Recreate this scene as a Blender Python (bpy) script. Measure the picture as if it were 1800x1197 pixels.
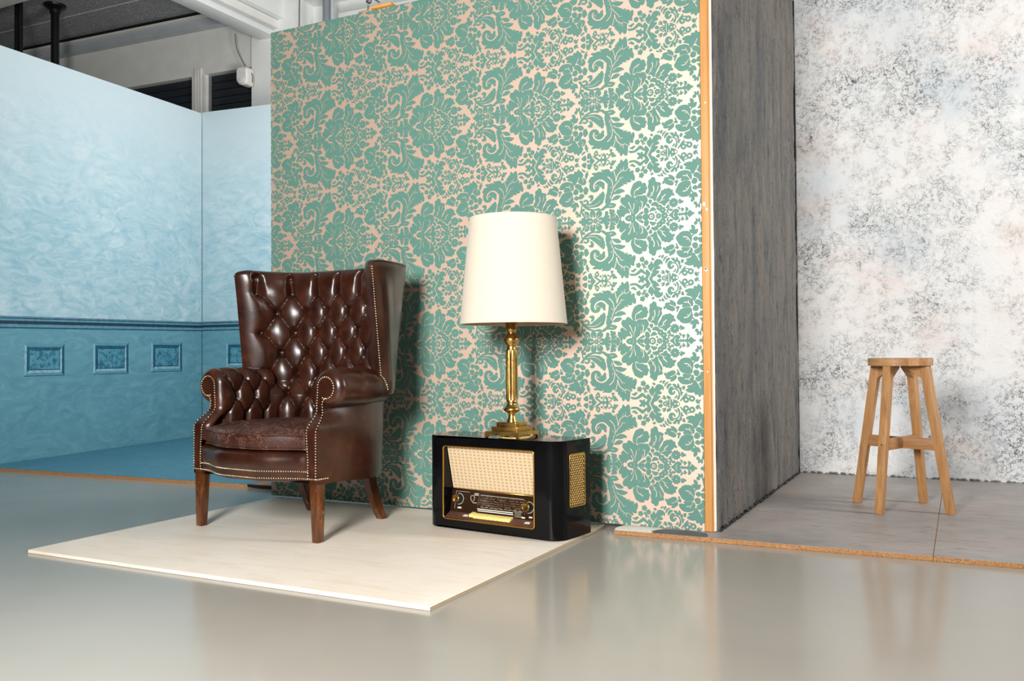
import bpy, bmesh, math, random
import numpy as np
from mathutils import Vector, Matrix
from mathutils.geometry import tessellate_polygon
random.seed(7)
scene = bpy.context.scene
COL = scene.collection
for o in list(bpy.data.objects):
    bpy.data.objects.remove(o, do_unlink=True)
R = math.radians

# ------------------------------------------------------------------ camera
def make_camera():
    yaw, pitch, roll = R(26.83058), R(1.03736), R(-0.37857)
    d = Vector((-math.sin(yaw)*math.cos(pitch), math.cos(yaw)*math.cos(pitch), math.sin(pitch)))
    r = Vector((math.cos(yaw), math.sin(yaw), 0)); u = r.cross(d)
    r2 = r*math.cos(roll) + u*math.sin(roll); u2 = -r*math.sin(roll) + u*math.cos(roll)
    cam = bpy.data.cameras.new('camera'); co = bpy.data.objects.new('camera', cam); COL.objects.link(co)
    cam.sensor_width = 36.0; cam.lens = 1562.0463/1800*36.0; cam.clip_start = .05; cam.clip_end = 200
    m = Matrix((r2, u2, -d)).transposed().to_4x4(); m.translation = Vector((0, 0, .68))
    co.matrix_world = m
    scene.camera = co
make_camera()

# ------------------------------------------------------------------ world and lights
world = bpy.data.worlds.new('studio_world'); scene.world = world; world.use_nodes = True
bgn = world.node_tree.nodes['Background']
bgn.inputs[0].default_value = (.93, .96, 1.0, 1); bgn.inputs[1].default_value = 0.03

def area_light(name, loc, target, power, sx, sy, color=(1, 1, 1), spread=180):
    L = bpy.data.lights.new(name, 'AREA'); L.energy = power; L.color = color; L.shape = 'RECTANGLE'
    L.size = sx; L.size_y = sy; L.spread = R(spread)
    o = bpy.data.objects.new(name, L); COL.objects.link(o); o.location = loc
    o.rotation_euler = (Vector(target) - Vector(loc)).to_track_quat('-Z', 'Y').to_euler()
    return o
# studio flash softbox beside the camera, then added fill lights with no known source
area_light('key_softbox', (-.95, -.6, 1.55), (-1.75, 3.5, .95), 220, .7, .9, (1.0, .985, .962))
area_light('blue_set_fill', (-2.85, 4.0, 1.75), (-5.7, 4.75, 1.75), 38, .9, 1.3, (1.0, .99, .98), 170)  # added fill hidden behind the wallpaper panel, brightens the blue walls
area_light('grey_set_fill', (3.3, 4.0, 2.5), (-.8, 4.2, 1.3), 122, .9, 1.6, (1.0, .99, .98), 170)  # invented fill out of frame, brightens the grey plaster side wall
area_light('building_fill', (-3.5, 4.75, 2.35), (-6.5, 6.3, 3.6), 25, .5, .5, (1.0, .99, .97), 175)  # unseen added light, lifts the building wall, column and beam
area_light('overhead_fill', (-1.6, .8, 3.9), (-1.6, .8, 0), 1.0, 5.0, 4.0, (1.0, .985, .96))  # weak overhead fill, added without any ceiling fixture

vs = scene.view_settings
vs.view_transform = 'Standard'; vs.look = 'None'; vs.exposure = 0.0; vs.gamma = 1.0
vs.use_curve_mapping = False

# ------------------------------------------------------------------ helpers
def link(o, parent=None):
    COL.objects.link(o)
    if parent is not None: o.parent = parent
    return o
def tag(o, label=None, cat=None, group=None, kind=None):
    if label: o['label'] = label
    if cat: o['category'] = cat
    if group: o['group'] = group
    if kind: o['kind'] = kind
    return o
def empty(name, loc=(0, 0, 0), rz=0, label=None, cat=None, group=None, kind=None):
    o = bpy.data.objects.new(name, None); o.empty_display_size = .1
    o.location = loc; o.rotation_euler = (0, 0, rz); link(o)
    return tag(o, label, cat, group, kind)
def mk(name, verts, faces, mat, parent=None, smooth=False, autosmooth=None):
    me = bpy.data.meshes.new(name); me.from_pydata([tuple(map(float, v)) for v in verts], [], faces); me.update()
    if mat: me.materials.append(mat)
    if smooth:
        me.polygons.foreach_set('use_smooth', [True]*len(me.polygons))
        if autosmooth: me.set_sharp_from_angle(angle=R(autosmooth))
    return link(bpy.data.objects.new(name, me), parent)
def bm_obj(name, bm, mat, parent=None, smooth=False, autosmooth=None):
    me = bpy.data.meshes.new(name); bm.normal_update(); bm.to_mesh(me); bm.free()
    if mat: me.materials.append(mat)
    if smooth:
        me.polygons.foreach_set('use_smooth', [True]*len(me.polygons))
        if autosmooth: me.set_sharp_from_angle(angle=R(autosmooth))
    return link(bpy.data.objects.new(name, me), parent)
def hexa(bm, pts):
    """8 points: bottom ring 0-3, top ring 4-7"""
    v = [bm.verts.new(p) for p in pts]
    for f in ((3, 2, 1, 0), (4, 5, 6, 7), (0, 1, 5, 4), (1, 2, 6, 5), (2, 3, 7, 6), (3, 0, 4, 7)):
        bm.faces.new([v[i] for i in f])
    return v
def box_pts(x0, x1, y0, y1, z0, z1):
    return [(x0, y0, z0), (x1, y0, z0), (x1, y1, z0), (x0, y1, z0), (x0, y0, z1), (x1, y0, z1), (x1, y1, z1), (x0, y1, z1)]
def box(name, x0, x1, y0, y1, z0, z1, mat, parent=None, bevel=0, seg=2):
    bm = bmesh.new(); hexa(bm, box_pts(x0, x1, y0, y1, z0, z1))
    if bevel:
        bmesh.ops.bevel(bm, geom=bm.edges[:], offset=bevel, segments=seg, affect='EDGES', profile=.5)
    return bm_obj(name, bm, mat, parent, smooth=bool(bevel), autosmooth=40)
def hexobj(name, pts, mat, parent=None, bevel=0, seg=2):
    bm = bmesh.new(); hexa(bm, pts); bmesh.ops.recalc_face_normals(bm, faces=bm.faces[:])
    if bevel:
        bmesh.ops.bevel(bm, geom=bm.edges[:], offset=bevel, segments=seg, affect='EDGES', profile=.5)
    return bm_obj(name, bm, mat, parent, smooth=bool(bevel), autosmooth=40)
def lathe(prof, n=48, flute=None):
    V = []; F = []
    for (r, z) in prof:
        for i in range(n):
            a = 2*math.pi*i/n; rr = r
            if flute: rr = flute(r, z, a)
            V.append((rr*math.cos(a), rr*math.sin(a), z))
    for k in range(len(prof)-1):
        for i in range(n):
            j = (i+1) % n
            F.append((k*n+i, k*n+j, (k+1)*n+j, (k+1)*n+i))
    F.append(tuple(reversed(range(n)))); F.append(tuple(range((len(prof)-1)*n, len(prof)*n)))
    return V, F
def tube(path, r, n=8, closed=False, caps=True):
    P = [Vector(p) for p in path]; V = []; F = []; m = len(P)
    up = None
    for i, p in enumerate(P):
        a = P[(i-1) % m] if (closed or i > 0) else P[i]; b = P[(i+1) % m] if (closed or i < m-1) else P[i]
        t = (b-a).normalized()
        if up is None:
            up = Vector((0, 0, 1)) if abs(t.z) < .9 else Vector((1, 0, 0))
        s = t.cross(up).normalized(); up = s.cross(t).normalized()
        rr = r[i] if isinstance(r, (list, tuple)) else r
        for k in range(n):
            ang = 2*math.pi*k/n
            V.append(p + s*rr*math.cos(ang) + up*rr*math.sin(ang))
    for i in range(m if closed else m-1):
        j = (i+1) % m
        for k in range(n):
            l = (k+1) % n
            F.append((i*n+k, i*n+l, j*n+l, j*n+k))
    if not closed and caps:
        F.append(tuple(reversed(range(n)))); F.append(tuple(range((m-1)*n, m*n)))
    return V, F
def catmull(P, sub=4, closed=True):
    P = np.asarray(P, float); n = len(P); out = []
    rng = range(n) if closed else range(n-1)
    for i in rng:
        if closed: p0, p1, p2, p3 = P[(i-1) % n], P[i], P[(i+1) % n], P[(i+2) % n]
        else: p0, p1, p2, p3 = P[max(i-1, 0)], P[i], P[i+1], P[min(i+2, n-1)]
        for k in range(sub):
            t = k/sub
            out.append(.5*((2*p1) + (-p0+p2)*t + (2*p0-5*p1+4*p2-p3)*t*t + (-p0+3*p1-3*p2+p3)*t**3))
    if not closed: out.append(P[-1])
    return out
def resample(P, n):
    P = np.asarray(P, float); d = np.r_[0, np.cumsum(np.linalg.norm(np.diff(P, axis=0), axis=1))]
    t = np.linspace(0, d[-1], n)
    return np.stack([np.interp(t, d, P[:, k]) for k in range(P.shape[1])], 1)
def grid_faces(nu, nv, flip=False):
    F = []
    for i in range(nu-1):
        for j in range(nv-1):
            q = (i*nv+j, (i+1)*nv+j, (i+1)*nv+j+1, i*nv+j+1)
            F.append(tuple(reversed(q)) if flip else q)
    return F
def sstep(x, a, b):
    t = np.clip((x-a)/(b-a), 0, 1); return t*t*(3-2*t)

# ------------------------------------------------------------------ materials
def srgb(r, g, b):
    f = lambda c: (c/255/12.92) if c/255 <= .04045 else ((c/255+.055)/1.055)**2.4
    return (f(r), f(g), f(b), 1)
class NT:
    def __init__(s, name):
        s.m = bpy.data.materials.new(name); s.m.use_nodes = True; s.t = s.m.node_tree
        s.b = s.t.nodes['Principled BSDF']; s.tc = None
    def n(s, typ, **kw):
        x = s.t.nodes.new(typ)
        for k, v in kw.items():
            if hasattr(x, k): setattr(x, k, v)
        return x
    def l(s, a, b): s.t.links.new(a, b)
    def coord(s, scale=(1, 1, 1), rot=(0, 0, 0)):
        if not s.tc: s.tc = s.n('ShaderNodeTexCoord')
        mp = s.n('ShaderNodeMapping'); s.l(s.tc.outputs['Object'], mp.inputs['Vector'])
        mp.inputs['Scale'].default_value = scale; mp.inputs['Rotation'].default_value = rot
        return mp.outputs['Vector']
    def noise(s, sc, det=4, rough=.55, dist=0, vec=None, scale=(1, 1, 1), rot=(0, 0, 0)):
        x = s.n('ShaderNodeTexNoise'); x.inputs['Scale'].default_value = sc; x.inputs['Detail'].default_value = det
        x.inputs['Roughness'].default_value = rough; x.inputs['Distortion'].default_value = dist
        s.l(vec if vec is not None else s.coord(scale, rot), x.inputs['Vector']); return x.outputs['Fac']
    def ramp(s, fac, stops, interp='LINEAR'):
        x = s.n('ShaderNodeValToRGB'); x.color_ramp.interpolation = interp
        e = x.color_ramp.elements
        while len(e) < len(stops): e.new(.5)
        for i, (p, c) in enumerate(stops):
            e[i].position = p; e[i].color = c if len(c) == 4 else (*c, 1)
        s.l(fac, x.inputs['Fac']); return x.outputs['Color']
    def mix(s, fac, a, b, mode='MIX'):
        x = s.n('ShaderNodeMix'); x.data_type = 'RGBA'; x.blend_type = mode
        def put(v, sock):
            if isinstance(v, (tuple, list)): sock.default_value = v
            elif isinstance(v, (int, float)): sock.default_value = v
            else: s.l(v, sock)
        put(fac, x.inputs[0]); put(a, x.inputs[6]); put(b, x.inputs[7]); return x.outputs[2]
    def math(s, op, a, b=0, c=None):
        x = s.n('ShaderNodeMath'); x.operation = op
        for i, v in enumerate((a, b) if c is None else (a, b, c)):
            if isinstance(v, (int, float)): x.inputs[i].default_value = v
            else: s.l(v, x.inputs[i])
        return x.outputs[0]
    def sep(s, vec=None):
        x = s.n('ShaderNodeSeparateXYZ'); s.l(vec if vec is not None else s.coord(), x.inputs[0]); return x.outputs
    def voro(s, sc, feature='DISTANCE_TO_EDGE', vec=None, scale=(1, 1, 1)):
        x = s.n('ShaderNodeTexVoronoi'); x.feature = feature; x.inputs['Scale'].default_value = sc
        s.l(vec if vec is not None else s.coord(scale), x.inputs['Vector']); return x.outputs['Distance']
    def color(s, c):
        if isinstance(c, (tuple, list)): s.b.inputs['Base Color'].default_value = c
        else: s.l(c, s.b.inputs['Base Color'])
    def set(s, rough=None, metal=None, spec=None, coat=None, coatr=None, sheen=None):
        for k, v in (('Roughness', rough), ('Metallic', metal), ('Specular IOR Level', spec), ('Coat Weight', coat), ('Coat Roughness', coatr), ('Sheen Weight', sheen)):
            if v is None: continue
            if isinstance(v, (int, float)): s.b.inputs[k].default_value = v
            else: s.l(v, s.b.inputs[k])
    def bump(s, h, strength=.3, dist=.01):
        x = s.n('ShaderNodeBump'); x.inputs['Strength'].default_value = strength; x.inputs['Distance'].default_value = dist
        s.l(h, x.inputs['Height']); s.l(x.outputs['Normal'], s.b.inputs['Normal'])
def plain(name, c, rough=.5, metal=0, spec=None, var=.06, sc=20, coat=None):
    t = NT(name); f = t.noise(sc, 4)
    a = tuple(x*(1-var) for x in c[:3])+(1,); b = tuple(min(1, x*(1+var)) for x in c[:3])+(1,)
    t.color(t.ramp(f, [(.3, a), (.7, b)])); t.set(rough=rough, metal=metal, spec=spec, coat=coat); return t.m
M = {}
def mats():
    # floor: grey poured resin, glossy
    t = NT('grey_resin_floor'); n1 = t.noise(1.1, 5); n2 = t.noise(60, 3)
    c = t.ramp(n1, [(.3, srgb(153, 148, 138)), (.7, srgb(163, 158, 148))])
    sc = t.noise(9, 3, .6, 0, scale=(1, 22, 1), rot=(0, 0, .5)); c = t.mix(t.math('MULTIPLY', t.math('GREATER_THAN', sc, .74), .3), c, srgb(120, 118, 112))
    t.color(c); t.set(rough=t.math('MULTIPLY_ADD', n1, .12, .11), spec=.45)
    t.bump(t.noise(5, 3), .05, .01); M['floor'] = t.m
    # wallpaper ground and ink
    t = NT('champagne_wallpaper'); n = t.noise(900, 2)
    t.color(t.mix(t.noise(1.3, 3), srgb(216, 182, 160), srgb(224, 193, 172))); t.set(rough=.55, metal=.4, coat=1.0, coatr=.45); t.b.inputs['Coat IOR'].default_value = 1.9; t.bump(n, .08, .001); M['paper'] = t.m
    t = NT('green_wallpaper_ink'); n = t.noise(260, 3); t.color(t.mix(n, srgb(88, 132, 120), srgb(101, 146, 134))); t.set(rough=.6, spec=.3); M['ink'] = t.m
    # leather
    t = NT('brown_leather'); n = t.noise(14, 5, .6); g = t.noise(420, 2, .5)
    c = t.ramp(n, [(.3, srgb(38, 16, 8)), (.55, srgb(56, 25, 12)), (.75, srgb(80, 39, 19))])
    fl = t.noise(95, 2, .5); c = t.mix(t.math('MULTIPLY', t.math('GREATER_THAN', fl, .82), .45), c, srgb(130, 84, 58))
    t.color(c); t.set(rough=t.math('MULTIPLY_ADD', n, .16, .22), spec=.62); t.bump(t.math('ADD', g, t.math('MULTIPLY', t.noise(60, 3), .8)), .12, .002); M['leather'] = t.m
    t = NT('worn_leather'); v2 = t.voro(95); n = t.noise(7, 4, .6); d = t.noise(14, 6, .7, 1.5)
    c = t.ramp(n, [(.3, srgb(50, 27, 21)), (.7, srgb(74, 42, 33))])
    sep = t.sep()
    top = t.math('MULTIPLY', t.math('LESS_THAN', t.math('MULTIPLY', v2, 1), .07), t.math('GREATER_THAN', d, .52))
    c = t.mix(t.math('MULTIPLY', top, .5), c, srgb(150, 108, 90))
    t.color(c); t.set(rough=.38, spec=.5); t.bump(t.math('ADD', t.math('MINIMUM', v2, .15), t.noise(200, 2)), .3, .002); M['worn'] = t.m
    M['leather_dark'] = plain('dark_leather_button', srgb(46, 28, 22), .3)
    M['nail'] = plain('brass_nail', srgb(236, 220, 186), .28, 1.0, sc=60)
    t = NT('stained_leg_wood'); n = t.noise(5, 5, .65, .6, scale=(7, 7, 1.6)); c = t.ramp(n, [(.3, srgb(42, 21, 9)), (.52, srgb(80, 42, 15)), (.75, srgb(130, 74, 25))])
    sp = t.noise(70, 4, .7, scale=(1, 1, .35)); c = t.mix(t.math('MULTIPLY', t.math('GREATER_THAN', sp, .66), .5), c, srgb(190, 140, 90)); t.color(c); t.set(rough=.32, spec=.5, coat=.2); M['legwood'] = t.m
    # brass
    t = NT('antique_brass'); n = t.noise(25, 4, .6); t.color(t.ramp(n, [(.3, srgb(178, 138, 74)), (.7, srgb(220, 180, 108))])); t.set(rough=t.math('MULTIPLY_ADD', n, .14, .22), metal=1.0); M['brass'] = t.m
    M['gold'] = plain('gold_trim', srgb(214, 168, 84), .25, 1.0, sc=40)
    t = NT('shade_fabric'); w = t.noise(90, 2, .5, scale=(1, 1, 14)); w2 = t.noise(60, 2, .5, scale=(6, 6, .4))
    t.color(t.mix(w, srgb(210, 197, 178), srgb(220, 209, 192))); t.set(rough=.85, spec=.15, sheen=.2); t.bump(t.math('ADD', w, w2), .18, .002); M['shade'] = t.m
    M['shade_in'] = plain('shade_lining', srgb(206, 170, 132), .8)
    # radio
    M['lacquer'] = plain('black_lacquer', (.003, .003, .0035, 1), .10, 0, .22, .3, 9)
    M['black'] = plain('black_plastic', (.012, .011, .010, 1), .3)
    t = NT('woven_grille_cloth'); x, y, z = t.sep()
    fx = t.math('FRACT', t.math('MULTIPLY', x, 52)); fz = t.math('FRACT', t.math('MULTIPLY', z, 80))
    dash = t.math('MULTIPLY', t.math('MULTIPLY', t.math('GREATER_THAN', fx, .3), t.math('LESS_THAN', fx, .82)), t.math('LESS_THAN', fz, .24))
    line = t.math('LESS_THAN', fx, .1); n = t.noise(900, 2)
    c = t.mix(t.noise(130, 2), srgb(198, 172, 136), srgb(212, 190, 156)); c = t.mix(t.math('MULTIPLY', line, .5), c, srgb(236, 222, 196)); c = t.mix(t.math('MULTIPLY', dash, t.math('MULTIPLY_ADD', n, .8, .25)), c, srgb(120, 88, 56))
    t.color(c); t.set(rough=.8, spec=.2); t.bump(t.math('SUBTRACT', n, dash), .2, .001); M['grille'] = t.m
    t = NT('brown_dial_glass'); x, y, z = t.sep(); n = t.noise(190, 2, .6, scale=(1, 1, 2.2)); rows = t.math('FRACT', t.math('MULTIPLY', z, 120))
    inn = t.math('MULTIPLY', t.math('MULTIPLY', t.math('GREATER_THAN', x, .165), t.math('LESS_THAN', x, .39)), t.math('MULTIPLY', t.math('GREATER_THAN', z, .082), t.math('LESS_THAN', z, .132)))
    txt = t.math('MULTIPLY', inn, t.math('MULTIPLY', t.math('GREATER_THAN', n, .54), t.math('GREATER_THAN', rows, .4)))
    t.color(t.mix(t.math('MULTIPLY', txt, .45), srgb(46, 29, 17), srgb(170, 150, 122))); t.set(rough=.12, spec=.6); M['dial'] = t.m
    M['dialwhite'] = plain('dial_print', srgb(214, 212, 200), .5)
    M['ivory'] = plain('ivory_key', srgb(240, 218, 134), .35)
    M['ledge'] = plain('maroon_ledge', srgb(92, 62, 50), .2)
    # stool wood
    def wood(name, a, b, c_, sc=(1.2, 14, 14), rough=.45, bands=5):
        t = NT(name); n = t.noise(bands, 5, .6, .6, scale=sc); n2 = t.noise(50, 3, .6, scale=sc)
        c = t.ramp(n, [(.25, a), (.55, b), (.8, c_)]); t.color(t.mix(t.math('MULTIPLY', n2, .25), c, a)); t.set(rough=rough, spec=.4); t.bump(n2, .06, .002); return t.m
    M['oak_v'] = wood('oak_leg', srgb(152, 106, 62), srgb(186, 138, 88), srgb(204, 160, 110), (14, 14, 1.2))
    M['oak_s'] = wood('oak_seat', srgb(140, 98, 60), srgb(172, 126, 82), srgb(194, 150, 104), (1.2, 14, 14))
    M['oak_s2'] = wood('oak_seat_pale', srgb(164, 122, 80), srgb(190, 146, 102), srgb(208, 168, 124), (1.2, 14, 14))
    M['pine'] = wood('pine_batten', srgb(196, 136, 74), srgb(212, 154, 90), srgb(224, 172, 112), (14, 14, .8), .5, 3)
    # plywood board, painted off white
    t = NT('whitewashed_plywood'); n = t.noise(1.3, 6, .6); g = t.noise(5, 6, .7, .4, scale=(1, 8, 8)); g2 = t.noise(26, 5, .7, .3, scale=(.6, 9, 9)); c = t.ramp(n, [(.3, srgb(226, 212, 194)), (.7, srgb(243, 235, 223))])
    c = t.mix(t.ramp(g, [(.5, (0, 0, 0)), (.72, (.5, .5, .5))]), c, srgb(212, 190, 162)); c = t.mix(t.ramp(g2, [(.58, (0, 0, 0)), (.74, (.35, .35, .35))]), c, srgb(198, 180, 156)); s_ = t.noise(16, 3, .6, .3, scale=(1, 16, 1), rot=(0, 0, .35))
    c = t.mix(t.math('MULTIPLY', t.math('GREATER_THAN', s_, .72), .35), c, srgb(176, 164, 150)); sp = t.noise(120, 2, .5); c = t.mix(t.math('MULTIPLY', t.math('GREATER_THAN', sp, .79), .5), c, srgb(140, 126, 110)); t.color(c); t.set(rough=.5, spec=.35); t.bump(g2, .08, .003); M['ply'] = t.m
    t = NT('plywood_edge'); x, y, z = t.sep(); st = t.math('FRACT', t.math('MULTIPLY', z, 260)); c = t.mix(t.math('LESS_THAN', st, .45), srgb(222, 204, 172), srgb(178, 152, 116)); c = t.mix(t.math('MULTIPLY', t.noise(40, 4), .35), c, srgb(130, 108, 84)); t.color(c); t.set(rough=.7); M['plyedge'] = t.m
    t = NT('chipboard_edge'); v = t.voro(160, 'F1', scale=(.4, .4, 1)); n = t.noise(260, 5, .75, scale=(.7, .7, 1.2)); c = t.ramp(n, [(.3, srgb(112, 70, 38)), (.5, srgb(178, 128, 82)), (.7, srgb(214, 174, 130))]); t.color(c); t.set(rough=.85, spec=.2); t.bump(n, .5, .003); M['chip'] = t.m
    # grey platform
    t = NT('grey_painted_platform'); n = t.noise(1.4, 6, .65); g = t.noise(9, 5, .7, .6, scale=(1, 5, 1)); p = t.noise(2.2, 3)
    c = t.ramp(n, [(.3, srgb(136, 130, 127)), (.5, srgb(156, 149, 144)), (.7, srgb(172, 166, 162))]); c = t.mix(t.ramp(g, [(.52, (0, 0, 0)), (.72, (.75, .75, .75))]), c, srgb(92, 89, 90)); c = t.mix(t.ramp(t.noise(40, 5, .7, .5, scale=(1, 6, 1)), [(.56, (0, 0, 0)), (.75, (.5, .5, .5))]), c, srgb(112, 108, 108)); c = t.mix(t.ramp(p, [(.5, (0, 0, 0)), (.7, (.4, .4, .4))]), c, srgb(164, 144, 134))
    w = t.noise(22, 4, .7, .4, scale=(1, 4, 1)); c = t.mix(t.math('MULTIPLY', t.math('GREATER_THAN', w, .735), .6), c, srgb(214, 210, 206)); t.color(c); t.set(rough=.48, spec=.35); t.bump(g, .15, .004); M['greyplat'] = t.m
    # crackled white plaster
    t = NT('crackled_white_plaster'); warp = t.n('ShaderNodeTexNoise'); t.l(t.coord(), warp.inputs['Vector']); warp.inputs['Scale'].default_value = 9; warp.inputs['Detail'].default_value = 4
    addv = t.n('ShaderNodeVectorMath'); addv.operation = 'MULTIPLY_ADD'; t.l(warp.outputs['Color'], addv.inputs[0]); addv.inputs[1].default_value = (.09, .09, .09); t.l(t.coord(), addv.inputs[2])
    va = t.voro(38, vec=addv.outputs[0]); vb = t.voro(80, vec=addv.outputs[0])
    m1 = t.noise(3.2, 6, .7); m2 = t.noise(14, 4, .65); mask = t.ramp(t.math('ADD', t.math('MULTIPLY', m1, .65), t.math('MULTIPLY', m2, .4)), [(.46, (0, 0, 0)), (.65, (1, 1, 1))])
    cr = t.math('MAXIMUM', t.math('LESS_THAN', va, .045), t.math('LESS_THAN', vb, .06))
    spk = t.math('GREATER_THAN', t.noise(75, 3, .7), .60)
    dark = t.math('MULTIPLY', mask, t.math('MAXIMUM', t.math('MULTIPLY', cr, t.math('GREATER_THAN', t.noise(40, 3), .47)), t.math('MULTIPLY', spk, .4)))
    c = t.ramp(t.noise(1.7, 4, .6), [(.36, srgb(220, 225, 228)), (.5, srgb(238, 238, 237)), (.66, srgb(240, 236, 233))])
    c = t.mix(t.ramp(t.noise(2.1, 5, .6, scale=(1, 1, 1.5)), [(.53, (0, 0, 0)), (.72, (.6, .6, .6))]), c, srgb(230, 208, 197)); c = t.mix(t.math('MULTIPLY', mask, .2), c, srgb(160, 166, 170))
    c = t.mix(t.math('MULTIPLY', dark, .85), c, srgb(58, 60, 64)); t.color(c); t.set(rough=.8, spec=.25); t.bump(t.math('SUBTRACT', t.noise(60, 4), t.math('MULTIPLY', dark, .8)), .35, .004); M['crackle'] = t.m
    # rough grey side plaster
    t = NT('streaked_grey_plaster'); a = t.noise(3.2, 6, .7, .5, scale=(1, 2.6, .55)); b_ = t.noise(20, 8, .8, .8, scale=(1, 1.5, .7)); d_ = t.noise(5, 6, .75, .8, scale=(1, 1.8, .6)); f = t.noise(95, 5, .75, .3, scale=(1, 1.3, .85))
    c = t.ramp(a, [(.3, srgb(138, 141, 145)), (.46, srgb(168, 165, 160)), (.58, srgb(188, 181, 172)), (.74, srgb(196, 178, 160))]); c = t.mix(t.ramp(d_, [(.5, (0, 0, 0)), (.7, (.5, .5, .5))]), c, srgb(100, 101, 105)); c = t.mix(t.ramp(b_, [(.54, (0, 0, 0)), (.66, (.75, .75, .75))]), c, srgb(78, 78, 81)); c = t.mix(t.ramp(f, [(.58, (0, 0, 0)), (.70, (.75, .75, .75))]), c, srgb(218, 213, 205))
    t.color(c); t.set(rough=.85, spec=.25); t.bump(t.math('ADD', b_, t.math('MULTIPLY', f, .8)), 1.0, .03); M['streak'] = t.m
    M['torn'] = plain('torn_white_plaster', srgb(226, 222, 212), .9, sc=60)
    # blue painted flats
    def blue(name, a, b, c_, lo):
        t = NT(name); n0 = t.noise(1.1, 4, .6, .8); x, y, z = t.sep()
        n1 = t.noise(3.6, 6, .66, 2.0, scale=(1, 1, 2.2), rot=(.6, .0, .2)); n2 = t.noise(4.6, 6, .66, 2.2, scale=(1, 1, 2.2), rot=(-.7, .0, -.2)); n3 = t.noise(60, 3)
        br = t.mix(t.ramp(n0, [(.42, (0, 0, 0)), (.58, (1, 1, 1))]), n1, n2)
        c = t.ramp(br, [(.32, a), (.5, b), (.68, c_)]); c = t.mix(t.ramp(n0, [(.45, (0, 0, 0)), (.7, (.35, .35, .35))]), c, a)
        if not lo:
            # the brushwork fades out towards the top: plain pale paint
            hi = t.math('MULTIPLY_ADD', z, .9, -1.45); c = t.mix(t.ramp(hi, [(0, (0, 0, 0)), (.9, (.92, .92, .92))]), c, srgb(182, 197, 202))
        t.color(c); t.set(rough=.6, spec=.3); t.bump(t.math('ADD', br, t.math('MULTIPLY', n3, .5)), .12, .004); return t.m
    M['blue_hi'] = blue('pale_blue_paint', srgb(128, 170, 185), srgb(160, 189, 199), srgb(188, 205, 210), False)
    M['blue_lo'] = blue('teal_blue_paint', srgb(84, 134, 150), srgb(95, 146, 161), srgb(111, 158, 171), True)
    M['blue_plat'] = blue('teal_platform_paint', srgb(70, 124, 146), srgb(78, 132, 154), srgb(86, 140, 160), True)
    M['bl_light'] = plain('paint_light_blue', srgb(126, 170, 184), .6, sc=30, var=.25)
    M['bl_mid'] = plain('paint_mid_blue', srgb(84, 136, 154), .6, sc=30, var=.15)
    M['bl_dark'] = plain('paint_dark_blue', srgb(18, 78, 100), .6, sc=30, var=.3)
    M['bl_ink'] = plain('paint_ink_blue', srgb(8, 48, 66), .6, sc=30, var=.3)
    M['bl_purple'] = plain('paint_grey_blue', srgb(92, 120, 136), .6, sc=30, var=.3)
    # building
    M['white'] = plain('white_wall_paint', srgb(226, 228, 226), .75, sc=6, var=.03)
    M['greywhite'] = plain('grey_white_paint', srgb(218, 218, 213), .7, sc=6, var=.05)
    M['soffit'] = plain('grey_metal_soffit', srgb(176, 182, 186), .5, sc=8, var=.06)
    t = NT('wood_wool_panel'); a = t.noise(26, 6, .78, 2.5, scale=(1, 2.2, 1)); b_ = t.noise(2, 3); c = t.ramp(a, [(.36, srgb(92, 94, 96)), (.5, srgb(150, 152, 154)), (.64, srgb(214, 216, 217))]); t.color(t.mix(t.math('MULTIPLY', b_, .3), c, srgb(140, 142, 144))); t.set(rough=.95, spec=.1); t.bump(a, .6, .006); M['woodwool'] = t.m
    M['polemetal'] = plain('black_steel', (.008, .008, .009, 1), .35, .3)
    M['shutter'] = plain('dark_shutter', srgb(34, 40, 46), .45, sc=12, var=.15)
    M['sensor'] = plain('white_plastic', srgb(222, 220, 214), .4)
    M['conduit'] = plain('grey_conduit', srgb(130, 134, 138), .4)
    M['orange'] = plain('orange_plastic', srgb(236, 168, 88), .4)
    M['steel'] = plain('steel_wire', srgb(150, 150, 152), .3, 1.0)
    M['wire'] = plain('grey_cable', srgb(110, 110, 108), .5)
    M['gilt'] = plain('gilt_mesh', srgb(226, 184, 104), .42, .65, sc=40)
    t = NT('gold_cord'); t.color(srgb(190, 158, 92)); t.set(rough=.25, spec=.6, coat=.5); M['cord'] = t.m
mats()

LAMP_U, LAMP_V, LAMP_MPP = .302, .082, .00217
SHADE_ZB, SHADE_ZT, SHADE_RB, SHADE_RT = .806, 1.206, .205, .167
STOOL_H = .646
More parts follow.
